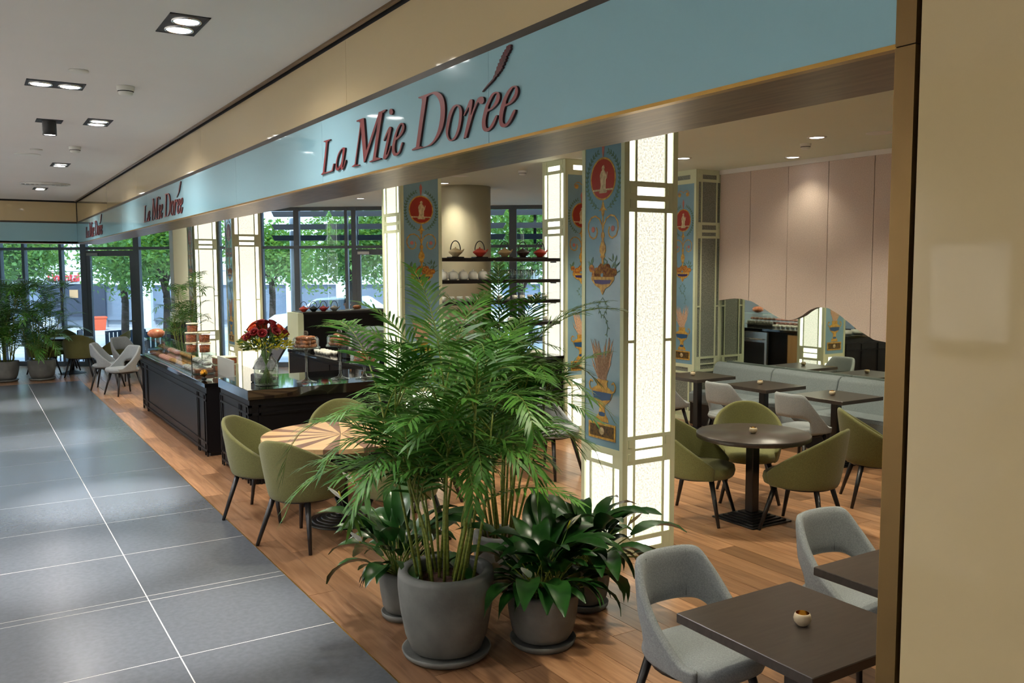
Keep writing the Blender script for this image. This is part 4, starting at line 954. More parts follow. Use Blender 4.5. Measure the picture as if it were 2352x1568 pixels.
def cookies(x, y, z, n, lab):
    for k in range(n):
        a = 2 * PI * (k % 6) / 6 + .3 * (k // 6); rr_ = .078 - .01 * (k // 6)
        o = mobj('ring_pastry', ck, m_cookie, None, (x + rr_ * math.cos(a), y + rr_ * math.sin(a), z + .040 * (k // 6) + .003), k); o.rotation_euler = (.12 * math.sin(3 * k) * (k > 5), .12 * math.cos(5 * k) * (k > 5), k); tag(o, lab, 'pastry', lab + 's')
cake_stand(3.02, 8.98, .36, 'tall glass cake stand with domed lid, left of two'); cookies(3.02, 8.98, .96 + .365, 18, 'brown ring pastry under the left glass dome')
cake_stand(3.42, 9.05, .36, 'tall glass cake stand with domed lid, right of two'); cookies(3.42, 9.05, .96 + .365, 14, 'brown ring pastry under the right glass dome')
cake_stand(3.66, 8.95, .17, 'lower glass stand with a wide dome beside the palm', .15, .13); cookies(3.66, 8.95, .96 + .175, 18, 'brown ring pastry under the lowest glass dome')
# ---- back bar
bb = thing('back_bar', 'long black back-bar counter behind the till', 'counter', (4.14, 9.55, 0))
MB().box(0, 0, .0, .65, 3.55, .90).build('body', m_counter, bb); MB().box(-.02, -.0, .90, .67, 3.56, .945, bev=.003).build('worktop', m_slab, bb)
for k in range(4): MB().box(-.008, .04 + .88 * k, .08, .0, .86 + .88 * k, .86).build('door', m_counter, bb)
MB().box(.65, .1, .1, .66, 1.9, .86).build('wood_door', wood('ash_veneer', S(206, 170, 116), S(186, 148, 96), .4, 'Z'), bb)
ov = thing('oven', 'steel oven set into the customer side of the back bar', 'oven', (4.83, 11.9, 0))
MB().box(0, 0, .05, .05, .8, .88).build('body', m_steel, ov); MB().box(.05, .06, .15, .058, .74, .68).build('door_glass', m_black, ov); MB().tube([(.08, .08, .74), (.08, .72, .74)], .012, 8).build('handle', m_steel, ov)
t = thing('coffee_machine', 'steel coffee machine on the back bar', 'coffee machine', (4.45, 10.45, .945))
MB().box(-.24, -.42, .08, .24, .42, .42, bev=.02).build('body', m_steel, t); MB().box(-.20, -.38, 0, .2, .38, .08).build('drip_tray', m_black, t)
for y in (-.2, .2): MB().lathe([(.03, .10), (.035, .2), (.03, .22)], 14, (-.27, y, 0)).build('brew_head', m_steel, t)
MB().box(-.22, -.4, .42, .22, .4, .45).build('cup_rail', m_steel, t)
t = thing('coffee_grinder', 'black coffee grinder beside the coffee machine', 'grinder', (4.4, 11.25, .945))
MB().box(-.09, -.09, 0, .09, .09, .32, bev=.015).build('body', m_black, t); MB().lathe([(.05, .32), (.09, .42), (.09, .50), (.03, .51)], 18).build('hopper', m_glass, t)
cupm = MB().lathe([(.001, .002), (.022, .002), (.034, .03), (.036, .06), (.033, .06), (.03, .02), (.001, .01)], 16, cap=False).mesh('cup')
for k in range(10):
    o = mobj('cup', cupm, m_white, None, (4.25 + .1 * (k % 2), 11.7 + .12 * (k // 2), .945)); tag(o, 'white cup in the rows at the end of the back bar', 'cup', 'white cups on the back bar')
for k in range(8):
    o = mobj('steel_tin', MB().lathe([(.001, 0), (.04, 0), (.04, .09), (.036, .10), (.001, .10)], 16).mesh('tin'), m_steel, None, (4.2, 12.4 + .085 * k, .945)); tag(o, 'small steel tin in a row on the back bar', 'tin', 'steel tins on the back bar')
# front bar under the shelves between the two columns
fb = thing('shelf_counter', 'black counter below the tea shelves between two lit columns', 'counter', (4.66, 8.98, 0))
MB().box(0, 0, 0, 1.68, .5, 1.02).build('body', m_counter, fb); MB().box(0, -.02, 1.02, 1.68, .5, 1.06, bev=.003).build('worktop', m_slab, fb)
q = MB(); mould(q, 'Y', 0, 0, 1.68, [.05, .2, .8, .92], [0, .4, .84, 1.26, 1.65]); q.build('panel_moulding', m_counter, fb)
m_shelf = mat('black_shelf', S(24, 20, 20), .3, noise=.3)
for z, l in ((2.235, 'top dark shelf carrying five iron teapots'), (1.975, 'second dark shelf carrying white pots and glasses'), (1.722, 'third dark shelf between the two columns'), (1.45, 'lowest dark shelf between the two columns')):
    t = thing('wall_shelf', l, 'shelf', (4.645, 9.05, z), 0, 'dark shelves between the columns')
    MB().box(0, 0, 0, 1.705, .28, .042, bev=.003).build('board', m_shelf, t)
    for x in (.0, 1.68): MB().box(x, .1, -.015, x + .025, .2, 0).build('bracket', m_shelf, t)
m_red_iron = mat('red_enamel_iron', S(196, 62, 44), .4, noise=.2)
def teapot(x, y, z, body, lab, s=1, mat_lid=None):
    t = thing('teapot', lab, 'teapot', (x, y, z), 0, 'cast iron teapots'); t.scale = (s, s, s)
    MB().lathe([(.001, .0), (.034, .0), (.04, .012), (.080, .046), (.084, .055), (.078, .066), (.045, .086), (.04, .09)], 24).build('body', body, t)
    MB().lathe([(.042, .088), (.04, .093), (.012, .1), (.006, .104), (.011, .112), (.001, .116)], 18).build('lid', mat_lid or body, t)
    MB().tube([(.07, 0, .055), (.098, 0, .072), (.112, 0, .092)], [.014, .010, .007], 8).build('spout', body, t)
    MB().tube([(-.06 * math.cos(a) if 0 else .066 * math.cos(a), 0, .082 + .105 * math.sin(a)) for a in [PI * i / 12 for i in range(13)]], .006, 6).build('handle', m_iron, t)
tb = [(4.93, mat('beige_enamel_iron', S(196, 176, 140), .4, noise=.2), 'beige iron teapot, first on the top shelf'), (5.26, m_red_iron, 'coral red iron teapot, second on the top shelf'), (5.61, mat('tan_enamel_iron', S(176, 150, 104), .4, noise=.2), 'tan iron teapot in the middle of the top shelf'), (5.875, mat('brown_iron', S(58, 40, 36), .35, noise=.2), 'dark brown iron teapot, fourth on the top shelf'), (6.13, m_red_iron, 'red iron teapot at the right end of the top shelf')]
for x, bm, lab in tb:
    o = MB().box(-.085, -.06, 0, .085, .06, .014, bev=.003).build('teapot_trivet', m_iron, None, (x, 9.19, 2.277)); tag(o, 'black trivet under the ' + lab.split(',')[0].split(' in the')[0].split(' at the')[0], 'trivet', 'black trivets')
    teapot(x, 9.19, 2.291, bm, lab)
wp = MB().lathe([(.001, 0), (.045, 0), (.058, .02), (.06, .06), (.045, .095), (.02, .105), (.008, .108), (.013, .122), (.001, .128)], 18).mesh('pot')
for k in range(5):
    t = thing('white_pot', ('leftmost white ceramic pot', 'second white ceramic pot from the left', 'middle of the five white ceramic pots', 'fourth white ceramic pot from the left', 'rightmost white ceramic pot')[k] + ' on the second shelf', 'pot', (4.75 + .135 * k, 9.17, 2.017), R(100) + .2 * k, 'white pots on the second shelf')
    mobj('body', wp, m_white, t); MB().tube([(.05, 0, .04), (.08, 0, .07), (.085, 0, .09)], .008, 6).build('spout', m_white, t)
gl = MB().lathe([(.001, .003), (.026, .003), (.034, .12), (.032, .12), (.024, .01), (.001, .01)], 14, cap=False).mesh('glass')
for k in range(16):
    o = mobj('drinking_glass', gl, m_glass, None, (5.45 + .085 * (k % 8), 9.13 + .085 * (k // 8), 2.017)); tag(o, 'clear drinking glass on the second shelf', 'glass', 'drinking glasses on the second shelf')
for k in range(14):
    o = mobj('cup', cupm, m_white, None, (4.74 + .11 * (k % 14), 9.15, 1.764)); tag(o, 'white cup in the row on the third shelf', 'cup', 'white cups on the third shelf')
for k in range(12):
    o = mobj('cup', cupm, m_white, None, (4.76 + .13 * k, 9.16, 1.492)); tag(o, 'white cup in the row on the lowest shelf', 'cup', 'white cups on the lowest shelf')
for k in range(5):
    o = mobj('plate_stack', MB().lathe([(.06, 0), (.1, .012), (.1, .07), (.001, .072)], 20).mesh('plate_stack'), m_white, None, (4.85 + .3 * k, 9.2, 1.06)); tag(o, 'stack of white plates on the counter under the shelves', 'plates', 'plate stacks under the shelves')
# black cabinet at the back with teapots, sage end post
bk = thing('black_cabinet', 'tall black cabinet in front of the window behind the bar', 'cabinet', (4.30, 13.15, 0))
MB().box(.09, 0, 0, 1.7, .5, 1.46).build('body', m_counter, bk); MB().box(-.0, -.02, 0, .09, .5, 1.48).build('end_post', m_sage, bk); MB().box(.08, -.02, 1.46, 1.72, .52, 1.49).build('worktop', m_black, bk)
for x, bm, lab in ((4.45, m_red_iron, 'red iron teapot on the black cabinet, leftmost'), (4.61, mat('green_black_iron', S(24, 34, 34), .35, noise=.2), 'black iron teapot on the black cabinet'), (4.77, mat('crimson_iron', S(178, 50, 56), .4, noise=.2), 'small crimson teapot on the black cabinet'), (4.95, mat('pale_iron', S(160, 156, 150), .4, noise=.2), 'pale grey iron bowl teapot on the black cabinet')):
    teapot(x, 13.3, 1.49, bm, lab, .85)
t = thing('serving_tray', 'steel tray with a loaf on the black cabinet', 'tray', (5.5, 13.35, 1.49)); MB().box(-.3, -.12, 0, .3, .12, .02, bev=.005).build('tray', m_steel, t); MB().ball((-.15, 0, .05), .07, 12, sz=.5).build('loaf', m_cookie, t)
# black sign box by the cream pier
t = thing('espresso_cabinet', 'small black cabinet with a white box on top beside the cream pier', 'cabinet', (3.55, 18.2, 0)); MB().box(-.2, -.2, 0, .2, .2, 1.12, bev=.01).build('body', m_black, t); MB().box(-.14, -.1, 1.12, .12, .1, 1.32, bev=.01).build('white_box', m_white, t)
# ================================================================== PLANTS
def rachis(base, az, el, ln, bend, n=9):
    pts = [Vector(base)]; e = el
    for k in range(n):
        d = Vector((math.cos(az) * math.cos(e), math.sin(az) * math.cos(e), math.sin(e)))
        pts.append(pts[-1] + d * ln / n); e -= bend / n * (1.5 * (k + 1) / n + .25)
    return pts
def frond_mesh(pts, ll, nl, rg, wid=.0076, start=.22, droop=.28):
    b = MB(); n = len(pts) - 1
    b.tube(pts, [.0055 - .0042 * k / n for k in range(n + 1)], 5, mi=1)
    for i in range(nl):
        s = start + (1 - start) * (i + .5) / nl; f = s * n; k = min(int(f), n - 1); p = pts[k].lerp(pts[k + 1], f - k)
        T = (pts[k + 1] - pts[k]).normalized(); Sd = T.cross(Vector((0, 0, 1)))
        if Sd.length < .1: Sd = Vector((1, 0, 0))
        Sd.normalize(); Nn = Sd.cross(T)
        q = (s - start) / (1 - start); l = ll * (.55 + .45 * math.sin(PI * min(1, q * 1.15 + .12))) * (1 - .35 * q)
        an = R(62 - 34 * q)
        for sd in (-1, 1):
            a2 = an + rg.uniform(-.12, .12); d = (T * math.cos(a2) + Sd * sd * math.sin(a2) + Nn * rg.uniform(.1, .3)).normalized(); l2 = l * rg.uniform(.85, 1.1)
            W = d.cross(Nn).normalized(); dn = Vector((0, 0, -1)) * droop * l2
            def at(u): return p + d * l2 * u + dn * u * u
            v = []
            for u, ww in ((0, .35), (.35, 1), (.72, .8)):
                c = at(u); v += [c + W * wid * ww, c - W * wid * ww]
            v.append(at(1)); b.add(v, [(0, 1, 3, 2), (2, 3, 5, 4), (4, 5, 6)], 0)
    return b
def pot(t, r, h, saucer=True, m_=m_conc, soil=True):
    pr = [(.001, .035), (r * .58, .035), (r * .74, .05), (r * .86, h * .28), (r * .95, h * .55), (r, h * .82), (r, h * .95), (r * .985, h), (r * .80, h), (r * .78, h * .985), (r * .77, h * .80)]
    MB().lathe(pr, 48, cap=False).build('pot', m_, t)
    if soil: MB().lathe([(r * .78, h * .86), (r * .4, h * .885), (.001, h * .89)], 32, cap=False).build('soil', m_soil, t)
    if saucer: MB().lathe([(.001, 0), (r * .80, 0), (r * .90, .02), (r * .93, .042), (r * .90, .045), (r * .84, .034), (r * .55, .03), (.001, .03)], 48, cap=False).build('saucer', m_, t)
def palm(x, y, r, h, lab, seed, ncane, spread, hmin, hmax, fl, extra=(), nl=21, ll=.28, grp='potted palms', petl=1):
    t = thing('potted_palm', lab, 'plant', (x, y, 0), 0, grp); g = random.Random(seed); pot(t, r, h)
    z0 = h * .86
    for k in range(ncane):
        a = 2 * PI * k / ncane + g.uniform(-.3, .3); rr_ = r * .62 * math.sqrt(g.random()); H_ = g.uniform(hmin, hmax)
        b0 = Vector((rr_ * math.cos(a), rr_ * math.sin(a), z0)); tip = b0 + Vector((spread * H_ * math.cos(a) * g.random(), spread * H_ * math.sin(a) * g.random(), H_))
        mid = b0.lerp(tip, .5) + Vector((g.uniform(-.03, .03), g.uniform(-.03, .03), 0))
        MB().tube([b0, mid, tip], [.0095, .008, .005], 6).build('cane', m_stem, t)
        for j in range(g.choice((3, 4))):
            az = a + g.uniform(-1.5, 1.5) + j * 1.7; up_ = g.uniform(.55, 1.35)
            base = b0.lerp(tip, 1 - .16 * j * g.random())
            pts = rachis(base, az, up_, fl * g.uniform(.75, 1.1), g.uniform(1.0, 2.2))
            frond_mesh(pts, ll * g.uniform(.85, 1.1), nl, g).build('frond', [m_frond, m_stem], t)
    for base, az, el, ln, bend in extra:
        frond_mesh(rachis(base, R(az), R(el), ln, bend), ll, nl + 3, g).build('frond', [m_frond, m_stem], t)
    return t
# azimuths are measured from +x towards +y; screen right is about -32 deg, towards the viewer about -122 deg
ex1 = [((-.05, .03, 1.15), 150, 38, 1.05, 2.3), ((-.02, .0, .95), 160, 30, 1.0, 1.9), ((0, -.02, 1.05), 190, 30, .8, 2.4), ((0, 0, 1.35), 140, 62, .9, 1.3), ((0, .0, 1.3), 120, 70, .9, 1.0),
       ((.05, -.05, 1.0), -110, 45, .7, 2.3), ((.05, -.02, 1.1), -70, 40, .75, 2.4), ((.0, 0, 1.45), 30, 70, .85, 1.2), ((.03, 0, 1.2), -20, 50, .8, 1.9), ((0, 0, 1.0), 172, 52, .85, 2.2), ((0, 0, 1.5), 95, 80, .75, .8)]
palm(2.20, 4.25, .268, .485, 'tall feathery palm in the largest grey pot at the front', 11, 19, .3, .55, 1.05, .74, ex1)
ex2 = [((.05, 0, 1.35), -25, 62, .95, 1.1), ((.05, 0, 1.45), -32, 52, 1.0, 1.3), ((.08, 0, 1.1), -32, 40, .85, 2.0), ((.05, 0, .85), -30, 40, .8, 2.2), ((0, 0, 1.5), 60, 80, .8, .9), ((0, 0, 1.5), 150, 66, .85, 1.2), ((0, 0, 1.2), -60, 50, .8, 2.0), ((.05, 0, 1.25), -10, 45, .8, 1.8)]
palm(3.02, 5.02, .19, .36, 'second feathery palm in the grey pot behind the front pots', 23, 15, .28, .65, 1.2, .74, ex2)
far_palm = palm(1.20, 19.48, .255, .40, 'potted palm nearer the exit door at the far end', 31, 20, .32, .2, 1.35, .9, (), 20, .34, 'far potted palms')
fp = copy_tree(far_palm); fp.location = (.57, 19.58, 0); fp.rotation_euler = (0, 0, 1.9); fp['label'] = 'potted palm at the left picture edge of the far end'
palm(3.5, 17.35, .2, .40, 'slim bamboo-like palm in front of the farthest lit column', 44, 10, .3, .6, 1.65, .6, (), 14, .26, 'far potted palms')
# peace lilies
def leaf_mesh(ln, wd, pet, el, bend, twist, g):
    b = MB(); pts = rachis((0, 0, 0), 0, el, pet, .35, 4); b.tube(pts, [.0045, .004, .0035, .003, .003], 5, mi=1)
    T = (pts[-1] - pts[-2]).normalized(); e = math.asin(max(-1, min(1, T.z))); p = pts[-1]; V = []; n = 7
    for k in range(n + 1):
        u = k / n; w_ = wd * math.sin(PI * min(1, (u * .93 + .05)) ** .85) ; w_ = max(w_, .001)
        d = Vector((math.cos(e), 0, math.sin(e))); N_ = Vector((-math.sin(e), 0, math.cos(e)))
        sd = Vector((0, 1, 0)) * math.cos(twist * u) + N_ * math.sin(twist * u)
        wob = .006 * math.sin(9 * u)
        V += [p + sd * w_ + N_ * (w_ * .38 + wob), p, p - sd * w_ + N_ * (w_ * .38 - wob)]
        p = p + d * ln / n; e -= bend / n
    F = []
    for k in range(n):
        for j in (0, 1): F.append((k * 3 + j, k * 3 + j + 1, k * 3 + j + 4, k * 3 + j + 3))
    b.add(V, F, 0, True); return b.mesh('leaf')
gl_ = random.Random(77); LEAF = []
for el in (80, 68, 55, 40, 25):
    for q in range(3): 
        me = leaf_mesh(gl_.uniform(.27, .34), gl_.uniform(.040, .053), gl_.uniform(.16, .28), R(el), gl_.uniform(.9, 1.9), gl_.uniform(-.7, .7), gl_); me.materials.append(m_lily); me.materials.append(m_stem); LEAF.append(me)
def flower_obj(t, x, y, z, az, h, tilt):
    pts = [(0, 0, 0), (math.cos(az) * h * .15, math.sin(az) * h * .15, h * .6), (math.cos(az) * h * tilt, math.sin(az) * h * tilt, h)]
    f = MB().tube(pts, .0035, 5).build('flower', m_stemg, t, (x, y, z)); p = Vector(pts[-1])
    b = MB(); V = []; d = Vector((math.cos(az) * .5, math.sin(az) * .5, .85)).normalized(); s = d.cross(Vector((0, 0, 1))).normalized(); nn = s.cross(d)
    for k in range(6):
        u = k / 5; w_ = .032 * math.sin(PI * (u * .9 + .08)); c = p + d * .12 * u - nn * .03 * math.sin(PI * u * .5)
        V += [c + s * w_ + nn * w_ * .6, c, c - s * w_ + nn * w_ * .6]
    b.add(V, [(k * 3 + j, k * 3 + j + 1, k * 3 + j + 4, k * 3 + j + 3) for k in range(5) for j in (0, 1)], 0, True); b.build('spathe', m_spathe, f)
    MB().tube([p, p + d * .06 + nn * .012], [.006, .004], 6).build('spadix', m_yel, f)
def lily(x, y, r, h, lab, seed, n, sc_=1, flowers=(), azr=None, emin=0):
    t = thing('peace_lily', lab, 'plant', (x, y, 0), 0, 'potted peace lilies'); g = random.Random(seed); pot(t, r, h)
    for k in range(n):
        az = g.uniform(*azr) if azr else 2 * PI * k / n * 2.4 + g.uniform(-.3, .3)
        o = mobj('leaf', LEAF[min(14, max(emin, int(15 * (k / n))))], [], t, (r * .35 * g.uniform(-1, 1), r * .35 * g.uniform(-1, 1), h * .86), az); q = sc_ * g.uniform(.55, 1.2); o.scale = (q, q, q)
    for fx in flowers: flower_obj(t, *fx)
    return t
lily(2.73, 4.07, .205, .32, 'dark leafy peace lily in the middle grey pot', 5, 96, 1.1, ((-.06, -.1, .28, R(210), .20, .9), (.08, .05, .28, R(-20), .35, .3)))
l3 = lily(3.27, 4.38, .155, .30, 'peace lily in the small grey pot beside the lit column', 6, 56, 1.15, ((.05, -.05, .26, R(-60), .3, .7),))
lily(2.22, 4.86, .15, .30, 'peace lily behind the largest pot, leaves reaching over the passage side', 9, 56, 1.15, ((-.05, .02, .26, R(165), .5, .62), (-.03, .05, .26, R(150), .56, .42), (-.05, -.03, .26, R(200), .30, 1.0)))
for az, el, me_k, q in ((R(-70), 0, 13, 1.45), (R(-40), 0, 12, 1.25), (R(-15), 0, 10, 1.3)):       # long leaves hanging out beside the column
    o = mobj('leaf', LEAF[me_k], [], l3, (.05, -.04, .28), az); o.scale = (q, q, q)
# ================================================================== OUTSIDE
GZ = -.15
m_pave = mat('pale_paving', S(196, 196, 200), .8, noise=.4, nscale=1.5, col2=S(170, 172, 178))
o = MB().poly([fac(-30, .08), fac(40, .08), fac(40, 60), fac(-30, 60)], GZ - .1, GZ).build('floor_outside', m_pave); struct(o, 'pale paved terrace and street outside the glass')
m_leafs = mat('tree_leaf', S(108, 154, 92), .6, noise=.9, nscale=1.2, col2=S(52, 100, 62)); m_bark = mat('tree_bark', S(74, 62, 54), .9, noise=.7, nscale=12, bump=.8, bscale=20)
# leaves are thin: let some daylight through
_nt = m_leafs.node_tree; _p = _nt.nodes['Principled BSDF']; _tr = _nt.nodes.new('ShaderNodeBsdfTranslucent'); _tr.inputs[0].default_value = S(150, 190, 70); _mx = _nt.nodes.new('ShaderNodeMixShader'); _mx.inputs[0].default_value = .4
_nt.links.new(_p.outputs[0], _mx.inputs[1]); _nt.links.new(_tr.outputs[0], _mx.inputs[2]); _nt.links.new(_mx.outputs[0], _nt.nodes['Material Output'].inputs[0])
def tree(t_, d_, H_, cz, cr, lab, seed, nl=7500):
    p = fac(t_, d_); t = thing('street_tree', lab, 'tree', (p[0], p[1], GZ), 0, 'trees outside the glass'); g = random.Random(seed)
    MB().tube([(0, 0, 0), (.06, .03, H_ * .3), (-.04, 0, H_ * .62)], [.12, .10, .06], 8).build('trunk', m_bark, t)
    fol = MB()
    cl = []
    for k in range(16):
        a = g.random() * 2 * PI; e = g.uniform(-.7, 1.2); rr_ = cr * g.uniform(.35, .95)
        c = Vector((rr_ * math.cos(a) * math.cos(e), rr_ * math.sin(a) * math.cos(e), cz + rr_ * .9 * math.sin(e))); cl.append(c)
        if k < 8: MB().tube([(-.02, 0, H_ * (.3 + .03 * k)), tuple(c * .5 + Vector((0, 0, H_ * .22))), tuple(c)], [.045, .03, .012], 6).build('branch', m_bark, t)
    for k in range(nl):
        c = cl[k % 16]; v = Vector((g.gauss(0, 1), g.gauss(0, 1), g.gauss(0, .8))) * cr * .27
        q = c + v; d = Vector((g.uniform(-1, 1), g.uniform(-1, 1), g.uniform(-1, .4))).normalized(); s = d.cross(Vector((g.random(), g.random(), 1))).normalized(); l = g.uniform(.10, .19)
        fol.add([q, q + d * l * .5 + s * l * .28, q + d * l, q + d * l * .5 - s * l * .28], [(0, 1, 2, 3)])
    tag(fol.build('foliage', m_leafs, t), kind='stuff')
tree(-2.2, 6.0, 4.5, 2.7, 1.35, 'leafy street tree seen through the exit door', 1)
tree(-.45, 5.0, 4.6, 2.7, 1.35, 'dark street tree between the exit door and the cream pier', 2)
tree(-5.9, 7.0, 4.2, 2.6, 1.25, 'street tree behind the far potted palms', 3)
tree(4.6, 6.0, 4.6, 2.9, 1.5, 'street tree seen through the window left of the second column', 4)
tree(9.6, 4.2, 4.6, 2.9, 1.7, 'bright green tree in the window behind the tea shelf', 5)
tree(-8.2, 9.5, 4.6, 3.1, 1.5, 'street tree at the left end of the glass front', 6)
tree(13.2, 5.0, 4.6, 3.0, 1.7, 'street tree right of the window behind the tea shelf', 7)
tree(1.2, 9.0, 5.0, 2.8, 1.3, 'distant tree across the street', 8)
# building across the street
m_bld = mat('white_cladding', S(226, 232, 240), .6, noise=.15, nscale=.4); m_bgl = mat('dark_shop_glass', S(120, 134, 152), .15, noise=.3, nscale=.5); m_joint = mat('cladding_joint', S(170, 178, 188), .7)
bl = thing('white_building', 'white clad building across the street with red banner and sign', 'building', fac(-20, 15) + (GZ,), math.atan2(FU.y, FU.x))
for k in range(22):
    MB().box(k * 2.0 + .01, 0, 2.26, k * 2.0 + 1.99, .3, 5.0).build('cladding_panel', m_bld, bl); MB().box(k * 2.0 + .01, 0, 5.02, k * 2.0 + 1.99, .3, 7.0).build('cladding_panel', m_bld, bl); MB().box(k * 2.0 + .01, 0, 7.02, k * 2.0 + 1.99, .3, 10.0).build('cladding_panel', m_bld, bl)
    MB().box(k * 2.0 + .25, -.12, 0, k * 2.0 - .25, .3, 2.24).build('pier', m_bld, bl); MB().box(k * 2.0 + .25, .1, .3, k * 2.0 + 1.75, .16, 1.7).build('shop_window', m_bgl, bl); MB().box(k * 2.0 + .25, -.02, 1.7, k * 2.0 + 1.75, .2, 2.24).build('shop_lintel', m_bld, bl)
MB().box(0, .25, 0, 44, .5, 10).build('backing_wall', m_joint, bl)
m_ban = mat('red_banner', S(226, 70, 72), .6, noise=.1)
MB().box(8.65, -.06, 2.7, 9.9, -.01, 3.02).build('banner', m_ban, bl)
# dark shop band with lettering
MB().box(9.7, -.16, .45, 12.4, -.10, 1.74).build('shop_window', mat('deep_shop_glass', S(48, 54, 70), .2, noise=.4, nscale=1), bl)
def stroke_text(txt, h, parent, x0, y0, z0, m_):
    G = {'O': [[(.15, 0), (0, .2), (0, .8), (.15, 1), (.45, 1), (.6, .8), (.6, .2), (.45, 0), (.15, 0)]], 'r': [[(0, 0), (0, .65)], [(0, .45), (.15, .65), (.32, .65)]], 'i': [[(0, 0), (0, .65)], [(0, .82), (0, .95)]], 'e': [[(0, .33), (.45, .33), (.45, .5), (.33, .65), (.12, .65), (0, .5), (0, .15), (.12, 0), (.42, 0)]], 'n': [[(0, 0), (0, .65)], [(0, .5), (.15, .65), (.33, .65), (.42, .52), (.42, 0)]], 't': [[(.12, .95), (.12, .1), (.2, 0), (.32, 0)], [(0, .65), (.3, .65)]], 'a': [[(.05, .65), (.33, .65), (.42, .52), (.42, 0)], [(.42, .36), (.1, .36), (0, .25), (0, .1), (.1, 0), (.3, 0), (.42, .12)]], 'l': [[(0, 0), (0, 1)]]}
    Wd = {'O': .8, 'r': .45, 'i': .2, 'e': .62, 'n': .6, 't': .48, 'a': .6, 'l': .2}
    x = x0
    for c in txt:
        mb = MB()
        for s in G[c]: arc_strip(mb, [(x + a * h, z0 + b * h) for a, b in s], h * .15, y0 - .05, y0)
        mb.build('sign_letter', m_, parent); x += Wd[c] * h
stroke_text('Oriental', .33, bl, 10.12, -.17, 1.86, m_ban)
MB().box(9.7, -.16, 1.76, 12.4, -.12, 2.24).build('sign_board', m_bld, bl)
MB().box(10.95, -.18, 1.2, 11.3, -.165, 1.52).build('shop_poster', mat('tan_poster', S(206, 166, 120), .6, noise=.6, nscale=2), bl)
# louvre fins outside the upper glazing
m_fin = mat('dark_louvre', S(58, 62, 70), .5, noise=.2)
fins = thing('sun_louvres', 'dark horizontal sun louvres outside the upper window', 'louvres', fac(4.1, .75) + (0,), math.atan2(FU.y, FU.x))
for k in range(6):
    for z in (2.80, 3.05, 3.34): MB().poly([(.04 + 1.35 * k, z + .12), (1.33 + 1.35 * k, z + .12), (1.27 + 1.35 * k, z), (.10 + 1.35 * k, z)], -.05, .05, plane='XZ').build('slat', m_fin, fins)
    MB().box(.6 + 1.35 * k, .05, 2.7, .66 + 1.35 * k, .12, 3.7).build('bracket', m_fin, fins)
# white post and small things outside
o = MB().lathe([(.09, 0), (.09, 3.6)], 20).build('white_post', m_bld, None, fac(4.55, 1.0) + (GZ,)); tag(o, 'round white post just outside the window beside the louvres', 'post')
t = thing('orange_planter', 'square orange planter outside the exit door', 'planter', fac(-7.2, 13.6) + (GZ,)); m_or = mat('orange_terracotta', S(222, 96, 60), .7, noise=.2); MB().rings([[(-.2, -.2, 0), (.2, -.2, 0), (.2, .2, 0), (-.2, .2, 0)], [(-.25, -.25, .5), (.25, -.25, .5), (.25, .25, .5), (-.25, .25, .5)]]).build('box', m_or, t); MB().box(-.27, -.27, .46, .27, .27, .52).build('rim', m_or, t)
m_blue_ch = mat('dark_blue_garden_chair', S(40, 56, 78), .5, noise=.2)
def terrace_chair():
    t = thing('terrace_chair', 'x', 'chair'); MB().box(-.21, -.21, .43, .21, .21, .45, bev=.006).build('seat', m_blue_ch, t)
    for k in range(4): MB().box(-.215, -.2 + .11 * k, .50, -.195, -.2 + .11 * k + .075, .86).build('back_slat', m_blue_ch, t)
    MB().box(-.22, -.21, .84, -.19, .21, .88).build('back_rail', m_blue_ch, t)
    for sx, sy in ((1, 1), (1, -1), (-1, 1), (-1, -1)): MB().box(sx * .2 - .014, sy * .2 - .014, 0, sx * .2 + .014, sy * .2 + .014, .43 if sx > 0 else .86).build('leg', m_blue_ch, t)
    return t
tc_ = terrace_chair(); ut = []
for k, (tt, dd, a, lab) in enumerate(((.35, .9, -60, 'left dark terrace chair outside the exit door'), (.75, 1.3, -60, 'middle dark terrace chair outside the exit door'), (1.15, .9, 100, 'right dark terrace chair outside the exit door'), (2.3, 1.0, 10, 'dark terrace chair outside beside the cream pier'), (-1.7, 1.0, 30, 'dark terrace chair outside behind the left potted palm'), (-1.0, 1.2, 160, 'dark terrace chair outside behind the right potted palm'), (4.55, 1.7, 20, 'dark terrace chair outside by the white post'))):
    p = fac(tt, dd); place(tc_, ut, (p[0], p[1], GZ), R(a), lab, 'terrace chairs outside')
for tt, dd, lab in ((1.75, 1.5, 'terrace table outside between the exit door and the pier'), (-1.35, 1.9, 'terrace table outside behind the potted palms')):
    t = thing('terrace_table', lab, 'table', fac(tt, dd) + (GZ,)); MB().lathe([(.001, .70), (.42, .70), (.42, .73), (.001, .73)], 28).build('table_top', mat('sea_green_top', S(120, 160, 160), .3, noise=.1), t); MB().lathe([(.25, 0), (.25, .02), (.03, .04), (.03, .70)], 18).build('pedestal', m_blue_ch, t)
